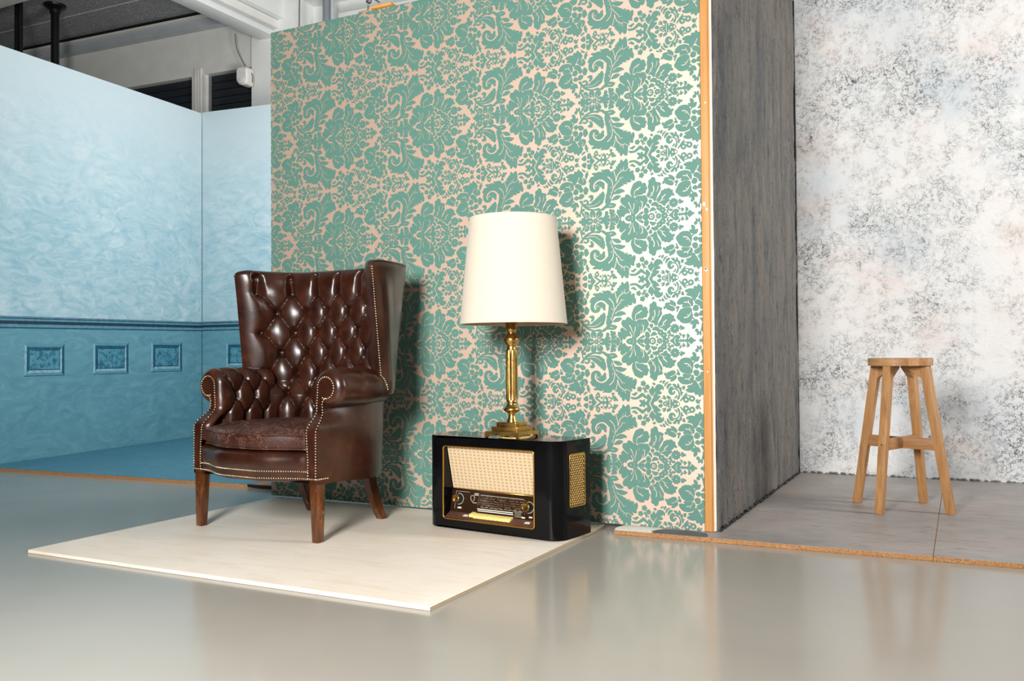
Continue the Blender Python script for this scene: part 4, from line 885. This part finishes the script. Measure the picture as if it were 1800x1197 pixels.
    for i in range(NS):
        pass
    grid = np.zeros((NS, nw, 3))
    for j, w in enumerate(wo):
        c = curve(w); t = np.gradient(c, axis=0); t /= np.linalg.norm(t, axis=1)[:, None]; n_ = np.stack([-t[:, 1], t[:, 0]], 1)
        if (n_[NS//2] @ np.array([0, 1.])) < 0: n_ = -n_
        dd = np.r_[0, np.cumsum(np.linalg.norm(np.diff(c, axis=0), axis=1))]; df = np.minimum(dd, dd[-1]-dd)
        bul = .006*quarter(df, .03)[:, None]*min(1, (w-.525)/.02, (WT-w)/.012+.05)
        bul = bul+.010*(sstep(df, .01, .05)*(1-sstep(df, .07, .14)))[:, None]*(1-sstep(w, .92, 1.03))   # hollow roll behind the nail line
        grid[:, j, :2] = c+n_*bul; grid[:, j, 2] = w-drop(dfront[:, -1], w)
    mk('outer_wing_panel', grid.reshape(-1, 3), grid_faces(NS, nw), LM, root, True)
    # bottom lip of the wing panel
    lip = []
    for i in range(NS):
        lip += [tuple(grid[i, 0]), (grid[i, 0, 0]*.96, grid[i, 0, 1]*.985, .518), (grid[i, 0, 0]*.9, grid[i, 0, 1]*.95, .518)]
    mk('wing_lip', lip, grid_faces(NS, 3, True), LM, root, True)
    V, F = tube([(*curve(WT)[i], pos[i, -1, 2]+.001) for i in range(0, NS, 2)], .0040, 8); mk('top_piping', V, F, LM, root, True)
    # ---- arms
    def vf(w): return -.024+.060*sstep(w, .395, .475)
    CU, CW = .326, .558
    def section(Rr, inset=0.0):
        pts = []
        for ang in np.linspace(-112, 168, 46): pts.append((CU+(Rr-inset)*math.cos(R(ang)), CW+(Rr-inset)*math.sin(R(ang))))
        tail = [(.2535, .53), (.250, .49), (.252, .44), (.257, .39), (.26, .345)]
        pts += [(u+inset, w) for u, w in tail]
        return resample(catmull(pts, 3, False), 110)
    rho = .034
    def arm(sg):
        name = 'arm'
        NV = 120
        sec0 = section(.072); hlen = np.r_[0, np.cumsum(np.linalg.norm(np.diff(sec0, axis=0), axis=1))]; h = hlen[-1]-hlen   # from the bottom inside
        nS = len(sec0)
        tg = np.gradient(sec0, axis=0); tg /= np.linalg.norm(tg, axis=1)[:, None]; nn = np.stack([tg[:, 1], -tg[:, 0]], 1)
        if (nn[20] @ (sec0[20]-np.array([CU, CW]))) < 0: nn = -nn
        P = np.zeros((NV, nS, 3)); vend = .33
        ths = np.linspace(0, math.pi/2, 14)
        for i in range(NV):
            if i < 14:
                th = ths[i]; ins = rho*(1-math.sin(th)); dv = rho*(1-math.cos(th)); k = 0
            else:
                ins = 0; k = (i-13)/(NV-14); dv = rho
            for m in range(nS):
                u, w = sec0[m]; f = vf(w)
                v = f+dv if i < 14 else (f+rho)+(vend-f-rho)*k
                rr = 1-.10*sstep(k, .55, 1.0) if w > .486 else 1
                uu, ww = u, w
                if w > .486 or m < 45:
                    uu = CU+(u-CU)*rr; ww = CW+(w-CW)*rr
                # tufting
                xx = max((v-.075)/.0985, 0.0); rr_ = min(max((h[m]-.085)/.088, 0), 2)
                pp, qq = xx+rr_/2, xx-rr_/2
                pl = math.sqrt(abs(math.sin(math.pi*pp)*math.sin(math.pi*qq)))**.62
                bt = math.exp(-(((pp-round(pp))/.16)**2+((qq-round(qq))/.16)**2))
                over = 1-.88*float(sstep(h[m], .275, .36))       # pleats flatten over the roll
                over2 = 1-float(sstep(h[m], .26, .33))
                ff = float(sstep(v-f, .03, .075)); fr = float(sstep(v-f, .02, .06))*.8+.0
                amp = .027*(pl-.70)*over*fr - .018*bt*over2*ff
                amp *= 1-float(sstep(h[m], .43, .47))
                uu += nn[m][0]*(amp-ins); ww += nn[m][1]*(amp-ins)
                P[i, m] = (sg*uu, v, ww)
        mk('arm_pad', P.reshape(-1, 3), grid_faces(NV, nS, sg > 0), LM, root, True)
        for rrow, xs in ((0, (0, 1, 2)), (1, (.5, 1.5)), (2, (0, 1))):
            hh = .085+.088*rrow; m = int(np.argmin(np.abs(h-hh)))
            for xx in xs:
                v = .075+xx*.0985; f = vf(sec0[m][1]); k = (v-f-rho)/(vend-f-rho); i = int(round(13+k*(NV-14))); i = min(max(i, 0), NV-1)
                n3 = (sg*nn[m][0], 0, nn[m][1]); Q = P[i, m]; button((Q[0]+n3[0]*.004, Q[1], Q[2]+n3[2]*.004), n3, root)
        # facade with the keyhole outline
        inn = [tuple(p) for p in section(.072-.0, rho)]
        inn = [p for p in inn if p[1] > .36]
        outer = [(.293, .228), (.338, .228), (.338, .32), (.338, .40), (.334, .425), (.322, .450), (.313, .475), (.311, .497), (.318, .513)]
        loop = inn+[(.293, .35)]+outer
        V2 = [Vector((u, w, 0)) for u, w in loop]
        tris = tessellate_polygon([V2])
        bm = bmesh.new(); vs_ = [bm.verts.new((sg*u, vf(w)-.0015, w)) for u, w in loop]
        for tr in tris:
            try: bm.faces.new([vs_[i] for i in tr])
            except ValueError: pass
        bmesh.ops.subdivide_edges(bm, edges=bm.edges[:], cuts=2, use_grid_fill=True)
        for v_ in bm.verts: v_.co.y = float(vf(v_.co.z))-.0015
        bmesh.ops.recalc_face_normals(bm, faces=bm.faces[:])
        if sum(f.normal.y*f.calc_area() for f in bm.faces) > 0: bmesh.ops.reverse_faces(bm, faces=bm.faces[:])
        bm_obj('arm_front', bm, LM, root, True)
        # nails along both edges of the facade
        path_in = [p for p in section(.072, rho-.002)][::-1]
        path_in = [(.296, .232), (.296, .30)]+[p for p in path_in if p[1] > .352]
        path_out = [(.335, .232), (.335, .32), (.335, .40), (.331, .425), (.319, .450), (.310, .475), (.309, .497), (.314, .512), (.326, .5195)]
        nails = []
        for pth in (path_in, path_out):
            L_ = sum(math.dist(pth[i], pth[i+1]) for i in range(len(pth)-1)); n = int(L_/.0094)
            for u, w in resample(pth, n): nails.append((sg*u, float(vf(w))-.0025, w))
        # along the foot of the post and round its outer side
        for u in np.linspace(.296, .338, 5): nails.append((sg*u, -.0265, .230))
        for v in np.linspace(-.02, .03, 6): nails.append((sg*.3395, v, .230))
        return nails
    nails = arm(1)+arm(-1)
    # ---- lower body shell
    def uo(w): return .338-.027*sstep(w, .405, .49)
    NB, NH = 120, 36; hs = np.linspace(.212, .535, NH); B = np.zeros((NB, NH, 3))
    for j, w in enumerate(hs):
        k = sstep(w, .4, .53); g_ = (w-.21)/.3
        half_ = [(uo(w), float(vf(w))), (uo(w)+.002, .08), (.334-.008*k, .19), (.317, .30), (.278, .395+.02*g_), (.208, .460+.02*g_), (.10, .490+.02*g_), (0, .498+.02*g_)]
        full = np.array([(-u, v) for u, v in half_]+half_[-2::-1]); c = resample(catmull(full, 8, False), NB)
        c = c*(1+.0*w); B[:, j, :2] = c; B[:, j, 2] = w - .012*sstep(c[:, 1], .05, .3)*(1 if w < .22 else 0) 
    mk('outer_body_panel', B.reshape(-1, 3), grid_faces(NB, NH), LM, root, True)
    # underside
    bot = [tuple(B[i, 0]) for i in range(NB)]
    mk('underside', [(x, y, z+.002) for x, y, z in bot], [tuple(range(NB))], M['black'], root)
    # ---- front rail with bow front
    def bow(u): return -.022-.072*float(sstep(1-abs(u)/.285, .0, .75))
    us = np.linspace(-.297, .297, 70); prof = [(.212, .03), (.222, .001), (.224, 0), (.253, 0), (.257, -.003), (.270, -.011), (.290, -.015), (.308, -.011), (.320, 0), (.326, .02), (.327, .12)]
    G_ = np.zeros((len(us), len(prof), 3))
    for i, u in enumerate(us):
        for j, (w, dv) in enumerate(prof):
            k = float(sstep(1-abs(u)/.297, 0, .12)); G_[i, j] = (u, bow(u)+dv*(k if dv < 0 else 1), w)
    mk('front_rail', G_.reshape(-1, 3), grid_faces(len(us), len(prof), False), LM, root, True)
    rail = resample([(u, bow(u)) for u in np.linspace(-.293, .293, 120)], 68)
    for wz in (.229, .2545):
        for u, v in rail: nails.append((u, v-.002, wz))
    # ---- wing nail lines
    for sg in (1, -1):
        path = []
        for w in np.linspace(.60, 1.016, 60):
            c = curve(w, 200); P_ = c[-1] if sg > 0 else c[0]; path.append((P_[0]+sg*.004, P_[1]+.005, w))
        path = [(sg*.392, .305, .545), (sg*.394, .295, .565), (sg*.393, .283, .585)]+path
        L_ = sum(math.dist(path[i], path[i+1]) for i in range(len(path)-1))
        for P_ in resample(path, int(L_/.0092)): nails.append(tuple(P_))
        c = curve(WT, 400); c = c[::-1] if sg > 0 else c
        for P_ in resample(c[30:100], 11): nails.append((P_[0], P_[1], WT+.004))
    bm = bmesh.new()
    for P_ in nails:
        bmesh.ops.create_icosphere(bm, subdivisions=1, radius=.0034, matrix=Matrix.Translation(P_) @ Matrix.Diagonal((1, .8, 1, 1)))
    tag(bm_obj('nail_trim', bm, M['nail'], root, True), kind='stuff')
    # ---- seat cushion
    plan_c = [(u, bow(u)+.004) for u in np.linspace(-.276, .276, 40)]+[(.284, .0), (.264, .1), (.25, .2), (.235, .30), (.20, .37), (.1, .40), (0, .405), (-.1, .40), (-.2, .37), (-.235, .30), (-.25, .2), (-.264, .1), (-.284, .0)]
    loop = resample(catmull(plan_c+[plan_c[0]], 2, False), 141)[:-1]; cc = np.array([0, .16])
    prof = [(0, .3275), (.5, .3275), (.93, .328), (.975, .331), (.992, .338), (.998, .350), (1.0, .362), (.998, .374), (.99, .384), (.972, .391), (.93, .398), (.82, .408), (.6, .420), (.3, .427), (0, .428)]
    V = []; nl = len(loop)
    for sc_, w in prof:
        for k, p_ in enumerate(loop):
            wr = .0025*math.sin(9*p_[0]*20)*math.sin(p_[1]*37+p_[0]*11) if .3 <= sc_ < .96 and w > .38 else (.0018*math.sin(p_[0]*61+w*90) if sc_ > .97 else 0)
            V.append((*(cc+(p_-cc)*sc_), w+wr))
    F = []
    for k in range(len(prof)-1):
        for i in range(nl): F.append((k*nl+i, k*nl+(i+1) % nl, (k+1)*nl+(i+1) % nl, (k+1)*nl+i))
    cu = mk('seat_cushion', V, F, M['worn'], root, True)
    for w in (.334, .3855):
        V, F = tube([(*(cc+(p_-cc)*(1.001 if w > .35 else .995)), w) for p_ in loop], .0038, 6, closed=True); mk('cushion_piping', V, F, M['worn'], cu, True)
    # ---- legs
    for sg in (-1, 1):
        a0, a1 = (.296, .336); b0, b1 = (.303, .334)
        top = [(sg*a0, -.022, .236), (sg*a1, -.022, .236), (sg*a1, .024, .236), (sg*a0, .024, .236)]
        bt = [(sg*(b0+.003), -.017, 0), (sg*(b1+.001), -.017, 0), (sg*(b1+.001), .016, 0), (sg*(b0+.003), .016, 0)]
        hexobj('front_leg', bt+top, M['legwood'], root, .0035, 2)
        # sabre back leg
        V = []; F = []
        for k in range(13):
            t_ = k/12; w = .235*(1-t_); v = .415+.075*t_**1.8; u = .188+.012*t_; hw = .024-.006*t_
            for du, dv in ((-hw, -hw), (hw, -hw), (hw, hw), (-hw, hw)): V.append((sg*(u+du), v+dv, w))
        for k in range(12):
            for i in range(4): F.append((k*4+i, k*4+(i+1) % 4, (k+1)*4+(i+1) % 4, (k+1)*4+i))
        F += [(0, 1, 2, 3), (48, 49, 50, 51)]
        bm = bmesh.new(); vs_ = [bm.verts.new(p_) for p_ in V]
        for f in F: bm.faces.new([vs_[i] for i in f])
        bmesh.ops.recalc_face_normals(bm, faces=bm.faces[:])
        bmesh.ops.bevel(bm, geom=[e for e in bm.edges if abs(e.verts[0].co.z-e.verts[1].co.z) > .01], offset=.004, segments=2, affect='EDGES')
        bm_obj('back_leg', bm, M['legwood'], root, True, 40)
chair()
# ------------------------------------------------------------------ tube radio
def radio():
    rz = math.atan2(-.13292, .99113)
    root = empty('tube_radio', (-1.847, 2.993, .0119), rz, 'black lacquered vintage tube radio with cream grille cloth', 'radio')
    HT, z0 = .361, .006
    bowv = lambda u: -.007*(1-((u-.253)/.30)**2) if -.05 < u < .556 else 0
    # plan of the cabinet, front rounded corners
    def arc(cx, cy, r, a0, a1, n): return [(cx+r*math.cos(R(a)), cy+r*math.sin(R(a))) for a in np.linspace(a0, a1, n)]
    fr = [(.505, 0)]+arc(.505, .058, .058, -85, 0, 12)+[(.566, .10), (.571, .155), (.573, .20)]
    bk = [(.573, .205), (-.067, .205)]
    fl = [(-.067, .20), (-.065, .155), (-.060, .10)]+arc(.001, .058, .058, 180, 265, 12)+[(.001, 0)]
    side = fr+bk+fl                              # counter from front right round the back to front left
    bm = bmesh.new()
    lo = [bm.verts.new((u, v+bowv(u)*(1 if v < .01 else 0), z0)) for u, v in side]; hi = [bm.verts.new((u, v+bowv(u)*(1 if v < .01 else 0), HT)) for u, v in side]
    for i in range(len(side)-1): bm.faces.new((lo[i], lo[i+1], hi[i+1], hi[i]))
    # front face with a rounded opening
    H0 = (.033, .457, .041, .3225); rc = .012
    def rrect(x0, x1, y0, y1, r, n=6):
        P = []
        for cx, cy, a in ((x1-r, y0+r, -90), (x1-r, y1-r, 0), (x0+r, y1-r, 90), (x0+r, y0+r, 180)):
            P += [(cx+r*math.cos(R(a+90*k/(n-1))), cy+r*math.sin(R(a+90*k/(n-1)))) for k in range(n)]
        return P
    hole = rrect(*H0, rc); n = len(hole)
    hv = [bm.verts.new((u, bowv(u), w)) for u, w in hole]
    def outer_pt(u, w):
        cu, cw = .2525, .1835; du, dw = u-cu, w-cw
        k = min((.2525-.001 if du < 0 else .505-.2525)/abs(du) if du else 9e9, ((HT-cw) if dw > 0 else (cw-z0))/abs(dw) if dw else 9e9)
        return cu+du*k, cw+dw*k
    ov = []
    for u, w in hole: a, b = outer_pt(u, w); ov.append(bm.verts.new((a, bowv(a), b)))
    for i in range(n): j = (i+1) % n; bm.faces.new((ov[i], ov[j], hv[j], hv[i]))
    # corners of the front face
    for cu, cw in ((.505, z0), (.505, HT), (.001, HT), (.001, z0)):
        pass
    cn = {}
    for i in range(n):
        j = (i+1) % n; a, b = ov[i].co, ov[j].co
        if abs(a.x-b.x) > 1e-5 and abs(a.z-b.z) > 1e-5:
            cx = .505 if max(a.x, b.x) > .4 else .001; cz = HT if max(a.z, b.z) > .2 else z0
            bm.faces.new((ov[i], bm.verts.new((cx, bowv(cx), cz)), ov[j]))
    # recess walls
    iv = [bm.verts.new((u, .075, w)) for u, w in hole]
    for i in range(n): j = (i+1) % n; bm.faces.new((hv[i], hv[j], iv[j], iv[i]))
    bm.faces.new(iv); bm.faces.new(hi); bm.faces.new(list(reversed(lo)))
    bmesh.ops.remove_doubles(bm, verts=bm.verts[:], dist=.0004)
    bmesh.ops.recalc_face_normals(bm, faces=bm.faces[:])
    bm_obj('cabinet', bm, M['lacquer'], root, True, 30)
    for u in (.02, .48):
        for v in (.04, .17): V, F = lathe([(.016, .0), (.016, .0065)], 16); o = mk('foot', V, F, M['black'], root); o.location = (u, v, 0)
    V, F = tube([(u, bowv(u)-.001, w) for u, w in hole], .0032, 8, closed=True); mk('gold_rim', V, F, M['gold'], root, True)
    # grille cloth, leaning back
    P = [(.036, .018, .319), (.454, .018, .319), (.454, .056, .152), (.036, .056, .152)]
    gr = mk('grille_cloth', P+[(u, v+.006, w) for u, v, w in P], [(3, 2, 1, 0), (4, 5, 6, 7), (0, 1, 5, 4), (2, 3, 7, 6), (0, 4, 7, 3), (1, 2, 6, 5)], M['grille'], root)
    V, F = tube([(.036, .05, .1495), (.454, .05, .1495)], .0028, 8); mk('gold_bar', V, F, M['gold'], root, True)
    # dial glass, leaning forward
    P = [(.036, .050, .146), (.454, .050, .146), (.454, .034, .062), (.036, .034, .062)]
    dl = mk('dial', P+[(u, v+.006, w) for u, v, w in P], [(3, 2, 1, 0), (4, 5, 6, 7), (0, 1, 5, 4), (2, 3, 7, 6), (0, 4, 7, 3), (1, 2, 6, 5)], M['dial'], root)
    dv = lambda w: .034+(w-.062)*.19-.0008
    def mark(u0, u1, w0, w1, mat='dialwhite'):
        u0 -= .018; u1 -= .018
        return mk('dial_mark', [(u0, dv(w0), w0), (u1, dv(w0), w0), (u1, dv(w1), w1), (u0, dv(w1), w1), (u0, dv(w0)+.001, w0), (u1, dv(w0)+.001, w0), (u1, dv(w1)+.001, w1), (u0, dv(w1)+.001, w1)], [(0, 1, 2, 3), (0, 4, 5, 1), (1, 5, 6, 2), (2, 6, 7, 3), (3, 7, 4, 0)], M[mat], dl)
    mark(.185, .352, .0800, .0832); mark(.188, .354, .0735, .0768)
    for u0, u1, w0, w1 in ((.165, .186, .1365, .1385), (.165, .185, .1315, .1335), (.160, .180, .102, .1035), (.195, .395, .1335, .1345), (.09, .108, .076, .082), (.392, .408, .066, .071), (.425, .440, .070, .075), (.075, .14, .1405, .1412), (.075, .0757, .075, .1405)): mark(u0, u1, w0, w1)
    for k in range(5): mark(.36, .39, .068+k*.0042, .0686+k*.0042)
    for k in range(9): mark(.20+k*.022, .212+k*.022, .0895, .0903)
    # shield emblem
    sh = [(q-.018, w) for q, w in ((.150, .128), (.166, .128), (.166, .116), (.163, .110), (.158, .107), (.153, .110), (.150, .116))]
    V, F = tube([(u, dv(w), w) for u, w in catmull(sh, 2)], .0008, 5, closed=True); mk('emblem', V, F, M['dialwhite'], dl)
    # knobs
    for u, w in ((.076, .112), (.404, .107)):
        k = bpy.data.objects.new('knob', None); link(k, root); k.location = (u, dv(w), w); k.rotation_euler = (R(90)-.19, 0, 0)
        V, F = lathe([(.0195, 0), (.0195, .010), (.0165, .013), (.0165, .022), (.013, .0245)], 32); mk('knob_body', V, F, M['black'], k, True, 35)
        V, F = lathe([(.0125, .0245), (.012, .0275), (.0095, .027), (.002, .0262)], 24); mk('knob_face', V, F, M['gold'], k, True, 50)
        V, F = tube([(.021*math.cos(t), .021*math.sin(t), .0012) for t in np.linspace(0, 2*math.pi, 40)[:-1]], .0009, 6, closed=True); mk('knob_ring', V, F, M['dialwhite'], k, True)
        V, F = tube([(.0148*math.cos(t), .0148*math.sin(t), .0232) for t in np.linspace(0, 2*math.pi, 32)[:-1]], .0011, 6, closed=True); mk('knob_ring', V, F, M['gold'], k, True)
    # ledge with keys
    P = [(.036, .036, .0625), (.454, .036, .0625), (.454, .0, .046), (.036, .0, .046)]
    mk('ledge', P+[(u, v+.002, w-.006) for u, v, w in P], [(3, 2, 1, 0), (4, 5, 6, 7), (0, 1, 5, 4), (2, 3, 7, 6), (0, 4, 7, 3), (1, 2, 6, 5)], M['ledge'], root)
    for k in range(10):
        u = .150+k*.0192; dz = .0025 if k == 0 else 0
        o = hexobj('key', [(u, .004, .0505+dz), (u+.0186, .004, .0505+dz), (u+.0186, .03, .058+dz), (u, .03, .058+dz), (u, .005, .0615+dz), (u+.0186, .005, .0615+dz), (u+.0186, .03, .0680+dz), (u, .03, .068+dz)], M['ivory'], root, .0015, 2)
    for u in (.115, .40):
        o = hexobj('name_tag', [(u, .012, .0522), (u+.024, .012, .0522), (u+.022, .022, .0568), (u+.002, .022, .0568), (u, .012, .0532), (u+.024, .012, .0532), (u+.022, .022, .0578), (u+.002, .022, .0578)], M['dialwhite'], root)
    # side grille: gilt frame over staggered gilt beads
    def side_pt(t, w, d=0):                       # t along the side wall (v)
        u = .566+(t-.10)*.07; return (u+d, t, w)
    g = bpy.data.objects.new('side_grille', None); link(g, root)
    T0, T1, A0, A1 = .070, .165, .118, .309
    u_of = lambda t: np.interp(t, [.058, .10, .155, .20], [.563, .566, .571, .573])
    P = [(t, w) for t, w in rrect(T0, T1, A0, A1, .006, 4)]
    V, F = tube([(u_of(t)+.0006, t, w) for t, w in P], .0026, 6, closed=True); mk('grille_frame', V, F, M['gold'], g, True)
    mk('grille_backing', [(u_of(t)+.0005, t, w) for t, w in P], [tuple(range(len(P)))], plain('brown_backing', srgb(20, 13, 6), .8), g)
    bm = bmesh.new(); ny, nzz = 8, 11
    for j in range(nzz*2):
        for i in range(ny):
            t = T0+.006+(i+(.5 if j % 2 else 0))*(T1-T0-.010)/ny; w = A0+.008+j*(A1-A0-.014)/(nzz*2-1)
            if t > T1-.004: continue
            m = Matrix.Translation((u_of(t)+.001, t, w)) @ Matrix.Rotation(R(24), 4, 'X') @ Matrix.Diagonal((.0022, .0026, .0056, 1))
            bmesh.ops.create_icosphere(bm, subdivisions=1, radius=1, matrix=m)
    tag(bm_obj('grille_mesh', bm, M['gilt'], g, True), kind='stuff')
radio()

# ------------------------------------------------------------------ table lamp
def lamp():
    RZ = R(-7.64); top = .0119+.361
    A = Vector((-1.847, 2.993, 0)); a = Vector((.99113, -.13292, 0)); b = Vector((.13292, .99113, 0))
    base = A + a*LAMP_U + b*LAMP_V; base.z = top
    root = empty('table_lamp', base, RZ+R(2), 'brass column table lamp with a large cream drum shade on the radio', 'lamp')
    B = M['brass']; h = .075
    # bottom tier with arched feet on every side
    t1 = .025; bm = bmesh.new(); hexa(bm, box_pts(-h, h, -h, h, .011, t1))
    bmesh.ops.bevel(bm, geom=bm.edges[:], offset=.0012, segments=2, affect='EDGES'); bm_obj('base_plate', bm, B, root, True, 40)
    for k in range(4):
        bm = bmesh.new(); prof = [(-h, .0), (-h, .012), (h, .012), (h, 0), (h-.008, 0), (h-.012, .006), (h-.022, .0102), (-h+.022, .0102), (-h+.012, .006), (-h+.008, 0)]
        f0 = [bm.verts.new((x, -h, z)) for x, z in prof]; f1 = [bm.verts.new((x*.97, -h+.006, z)) for x, z in prof]
        bm.faces.new(f0); bm.faces.new(f1[::-1])
        for i in range(len(prof)): j = (i+1) % len(prof); bm.faces.new((f0[j], f0[i], f1[i], f1[j]))
        bmesh.ops.recalc_face_normals(bm, faces=bm.faces[:])
        o = bm_obj('foot_bracket', bm, B, root); o.rotation_euler = (0, 0, R(90*k))
    for hh, za, zb in ((.057, t1, .0425), (.043, .0425, .0585)): box('base_tier', -hh, hh, -hh, hh, za, zb, B, root, .0012)
    mpp = LAMP_MPP; zp = lambda y: .0585+(742.5-y)*mpp; rp = lambda r: r*mpp
    low = [(9.5, 742.6), (9.2, 741), (8.0, 738), (6.4, 733), (6.0, 730), (6.2, 728.6), (7.6, 728), (7.8, 726.6), (10, 725.4), (13.5, 723.6), (15, 721), (14.2, 718.8), (12.4, 717), (11.2, 716), (10.6, 714.6), (9, 712.6), (8.2, 710.6), (8.6, 708.6), (9.8, 707.6), (9.8, 705.6), (9.2, 704.6)]
    up = [(9.2, 616), (8.4, 614.6), (8.2, 611), (8.6, 608.6), (10.4, 607.6), (10.6, 605.8), (12.2, 604), (14.2, 600.6), (14.8, 597.4), (13.6, 594.4), (10.8, 592), (8.6, 590), (7.6, 587), (7.6, 584.8), (9, 582), (10.4, 580.6), (10.6, 579.4), (10.2, 578.6), (10.4, 576), (10.4, 566), (9.5, 560)]
    V, F = lathe([(rp(r_), zp(y)) for r_, y in low], 40); mk('lower_turning', V, F, B, root, True, 50)
    V, F = lathe([(rp(r_), zp(y)) for r_, y in up], 40); mk('upper_turning', V, F, B, root, True, 50)
    nf = 16
    def fl(r_, z, a_): return r_*(1-.085*abs(math.sin(nf*a_/2))**1.5) if zp(703.5) < z < zp(616.9) else r_
    V, F = lathe([(rp(10.2), zp(y)) for y in (705, 704.4)]+[(rp(10.5), zp(y)) for y in (703, 690, 670, 650, 630, 617.2)]+[(rp(10.2), zp(y)) for y in (616.6, 615.6)], 160, fl); mk('fluted_column', V, F, B, root, True, 30)
    # shade
    zb, zt = SHADE_ZB-top, SHADE_ZT-top; rb, rt = SHADE_RB, SHADE_RT; n = 96
    V = []; F = []
    prof = [(rb, zb), (rb*.75+rt*.25, zb*.75+zt*.25), (rb*.5+rt*.5, zb*.5+zt*.5), (rb*.25+rt*.75, zb*.25+zt*.75), (rt, zt)]
    for r_, z in prof:
        for i in range(n): V.append((r_*math.cos(2*math.pi*i/n), r_*math.sin(2*math.pi*i/n), z))
    for k in range(4):
        for i in range(n): F.append((k*n+i, k*n+(i+1) % n, (k+1)*n+(i+1) % n, (k+1)*n+i))
    sh = mk('lamp_shade', V, F, M['shade'], root, True); sh.location = (.010, 0, 0)
    V2 = [((math.hypot(x, y)-.003)/math.hypot(x, y)*x, (math.hypot(x, y)-.003)/math.hypot(x, y)*y, z) for x, y, z in V]
    mk('shade_lining', V2, [tuple(reversed(f)) for f in F], M['shade_in'], sh, True)
    for r_, z in ((rb, zb), (rt, zt)):
        V, F = tube([((r_-.0015)*math.cos(t), (r_-.0015)*math.sin(t), z) for t in np.linspace(0, 2*math.pi, n+1)[:-1]], .0028, 6, closed=True); mk('shade_rim', V, F, M['shade'], sh, True)
    for k in range(3):
        an = R(30+120*k); V, F = tube([(0, 0, zb+.06), (rb*.93*math.cos(an), rb*.93*math.sin(an), zb+.06)], .002, 6); mk('shade_spoke', V, F, M['steel'], sh, True)
    V, F = lathe([(.018, zb-.01), (.018, zb+.09), (.012, zb+.095), (.028, zb+.13), (.03, zb+.16), (.02, zb+.19), (.004, zb+.20)], 24); mk('bulb', V, F, M['dialwhite'], root, True)
    # flex looping over the radio top
    P = [(.060, .02, .010), (.080, .015, .011), (.094, -.012, .010), (.092, -.045, .005), (.06, -.072, .0035), (.02, -.079, .0035), (-.005, -.070, .004), (-.012, -.05, .005)]
    V, F = tube(catmull(P, 6, False), .0034, 8); mk('flex', V, F, M['cord'], root, True)
lamp()
# ------------------------------------------------------------------ stool
def stool():
    cx, cy, z0 = -.2375, 4.179, .0170
    rz = math.atan2(-.077, .19)
    root = empty('bar_stool', (cx, cy, z0), rz, 'round oak bar stool with four splayed legs on the grey platform', 'stool')
    H = STOOL_H; th = .033; rad = .1295
    # seat glued from strips
    edges = [-rad, -.096, -.055, -.012, .031, .074, .106, rad]
    for k in range(7):
        y0, y1 = edges[k], edges[k+1]; pts = []
        e = .0002
        ys = (y0+e)+(y1-y0-2*e)*(.5-.5*np.cos(np.linspace(0, math.pi, 17)))
        right = [(math.sqrt(max(rad*rad-y*y, 0)), y) for y in ys]; left = [(-x, y) for x, y in right[::-1]]
        P = right+left; n = len(P)
        V = [(x, y, H-th) for x, y in P]+[(x, y, H-.002) for x, y in P]+[(x*.988, y*.988, H) for x, y in P]
        F = [tuple(reversed(range(n))), tuple(range(2*n, 3*n))]
        for l in range(2):
            for i in range(n): F.append((l*n+i, l*n+(i+1) % n, (l+1)*n+(i+1) % n, (l+1)*n+i))
        o = mk('seat_strip', V, F, M['oak_s'] if k % 2 else M['oak_s2'], root)
        o.rotation_euler = (0, 0, R(-25))
    rf, rt = .204, .106; hw = .0168
    for k in range(4):
        a = R(90*k); ca, sa = math.cos(a), math.sin(a)
        def pt(r_, t_, z): return (r_*ca-t_*sa, r_*sa+t_*ca, z)
        b = [pt(rf-hw*.95, -hw*.9, 0), pt(rf+hw*.95, -hw*.9, 0), pt(rf+hw*.95, hw*.9, 0), pt(rf-hw*.95, hw*.9, 0)]
        t = [pt(rt-hw*1.1, -hw, H-th), pt(rt+hw*1.1, -hw, H-th), pt(rt+hw*1.1, hw, H-th), pt(rt-hw*1.1, hw, H-th)]
        leg = hexobj('leg', b+t, M['oak_v'], root, .002, 2)
        zs = .283; rs = rf+(rt-rf)*zs/(H-th)+hw
        V, F = lathe([(.0035, 0), (.0035, .0015), (.001, .0015)], 12); s_ = mk('screw', V, F, M['steel'], leg); s_.location = pt(rs, 0, zs); s_.rotation_euler = (R(90), 0, a+R(90))
        # gusset under the seat
        g0, g1 = .030, rt-hw*.8
        A_ = [pt(g0, -hw*.8, H-th-.008), pt(g1+.008, -hw*.8, H-th-.058), pt(g1+.008, hw*.8, H-th-.058), pt(g0, hw*.8, H-th-.008)]
        B_ = [pt(g0, -hw*.8, H-th), pt(g1+.008, -hw*.8, H-th), pt(g1+.008, hw*.8, H-th), pt(g0, hw*.8, H-th)]
        hexobj('brace', A_+B_, M['oak_v'], root, .001, 1)
    rr = rf+(rt-rf)*.283/(H-th)-hw*.7
    box('stretcher', -rr, rr, -.0135, .0135, .259, .307, M['oak_s'], root, .0015)
    o = box('stretcher', -rr, rr, -.0135, .0135, .2595, .3065, M['oak_s'], root, .0015); o.rotation_euler = (0, 0, R(90))
stool()
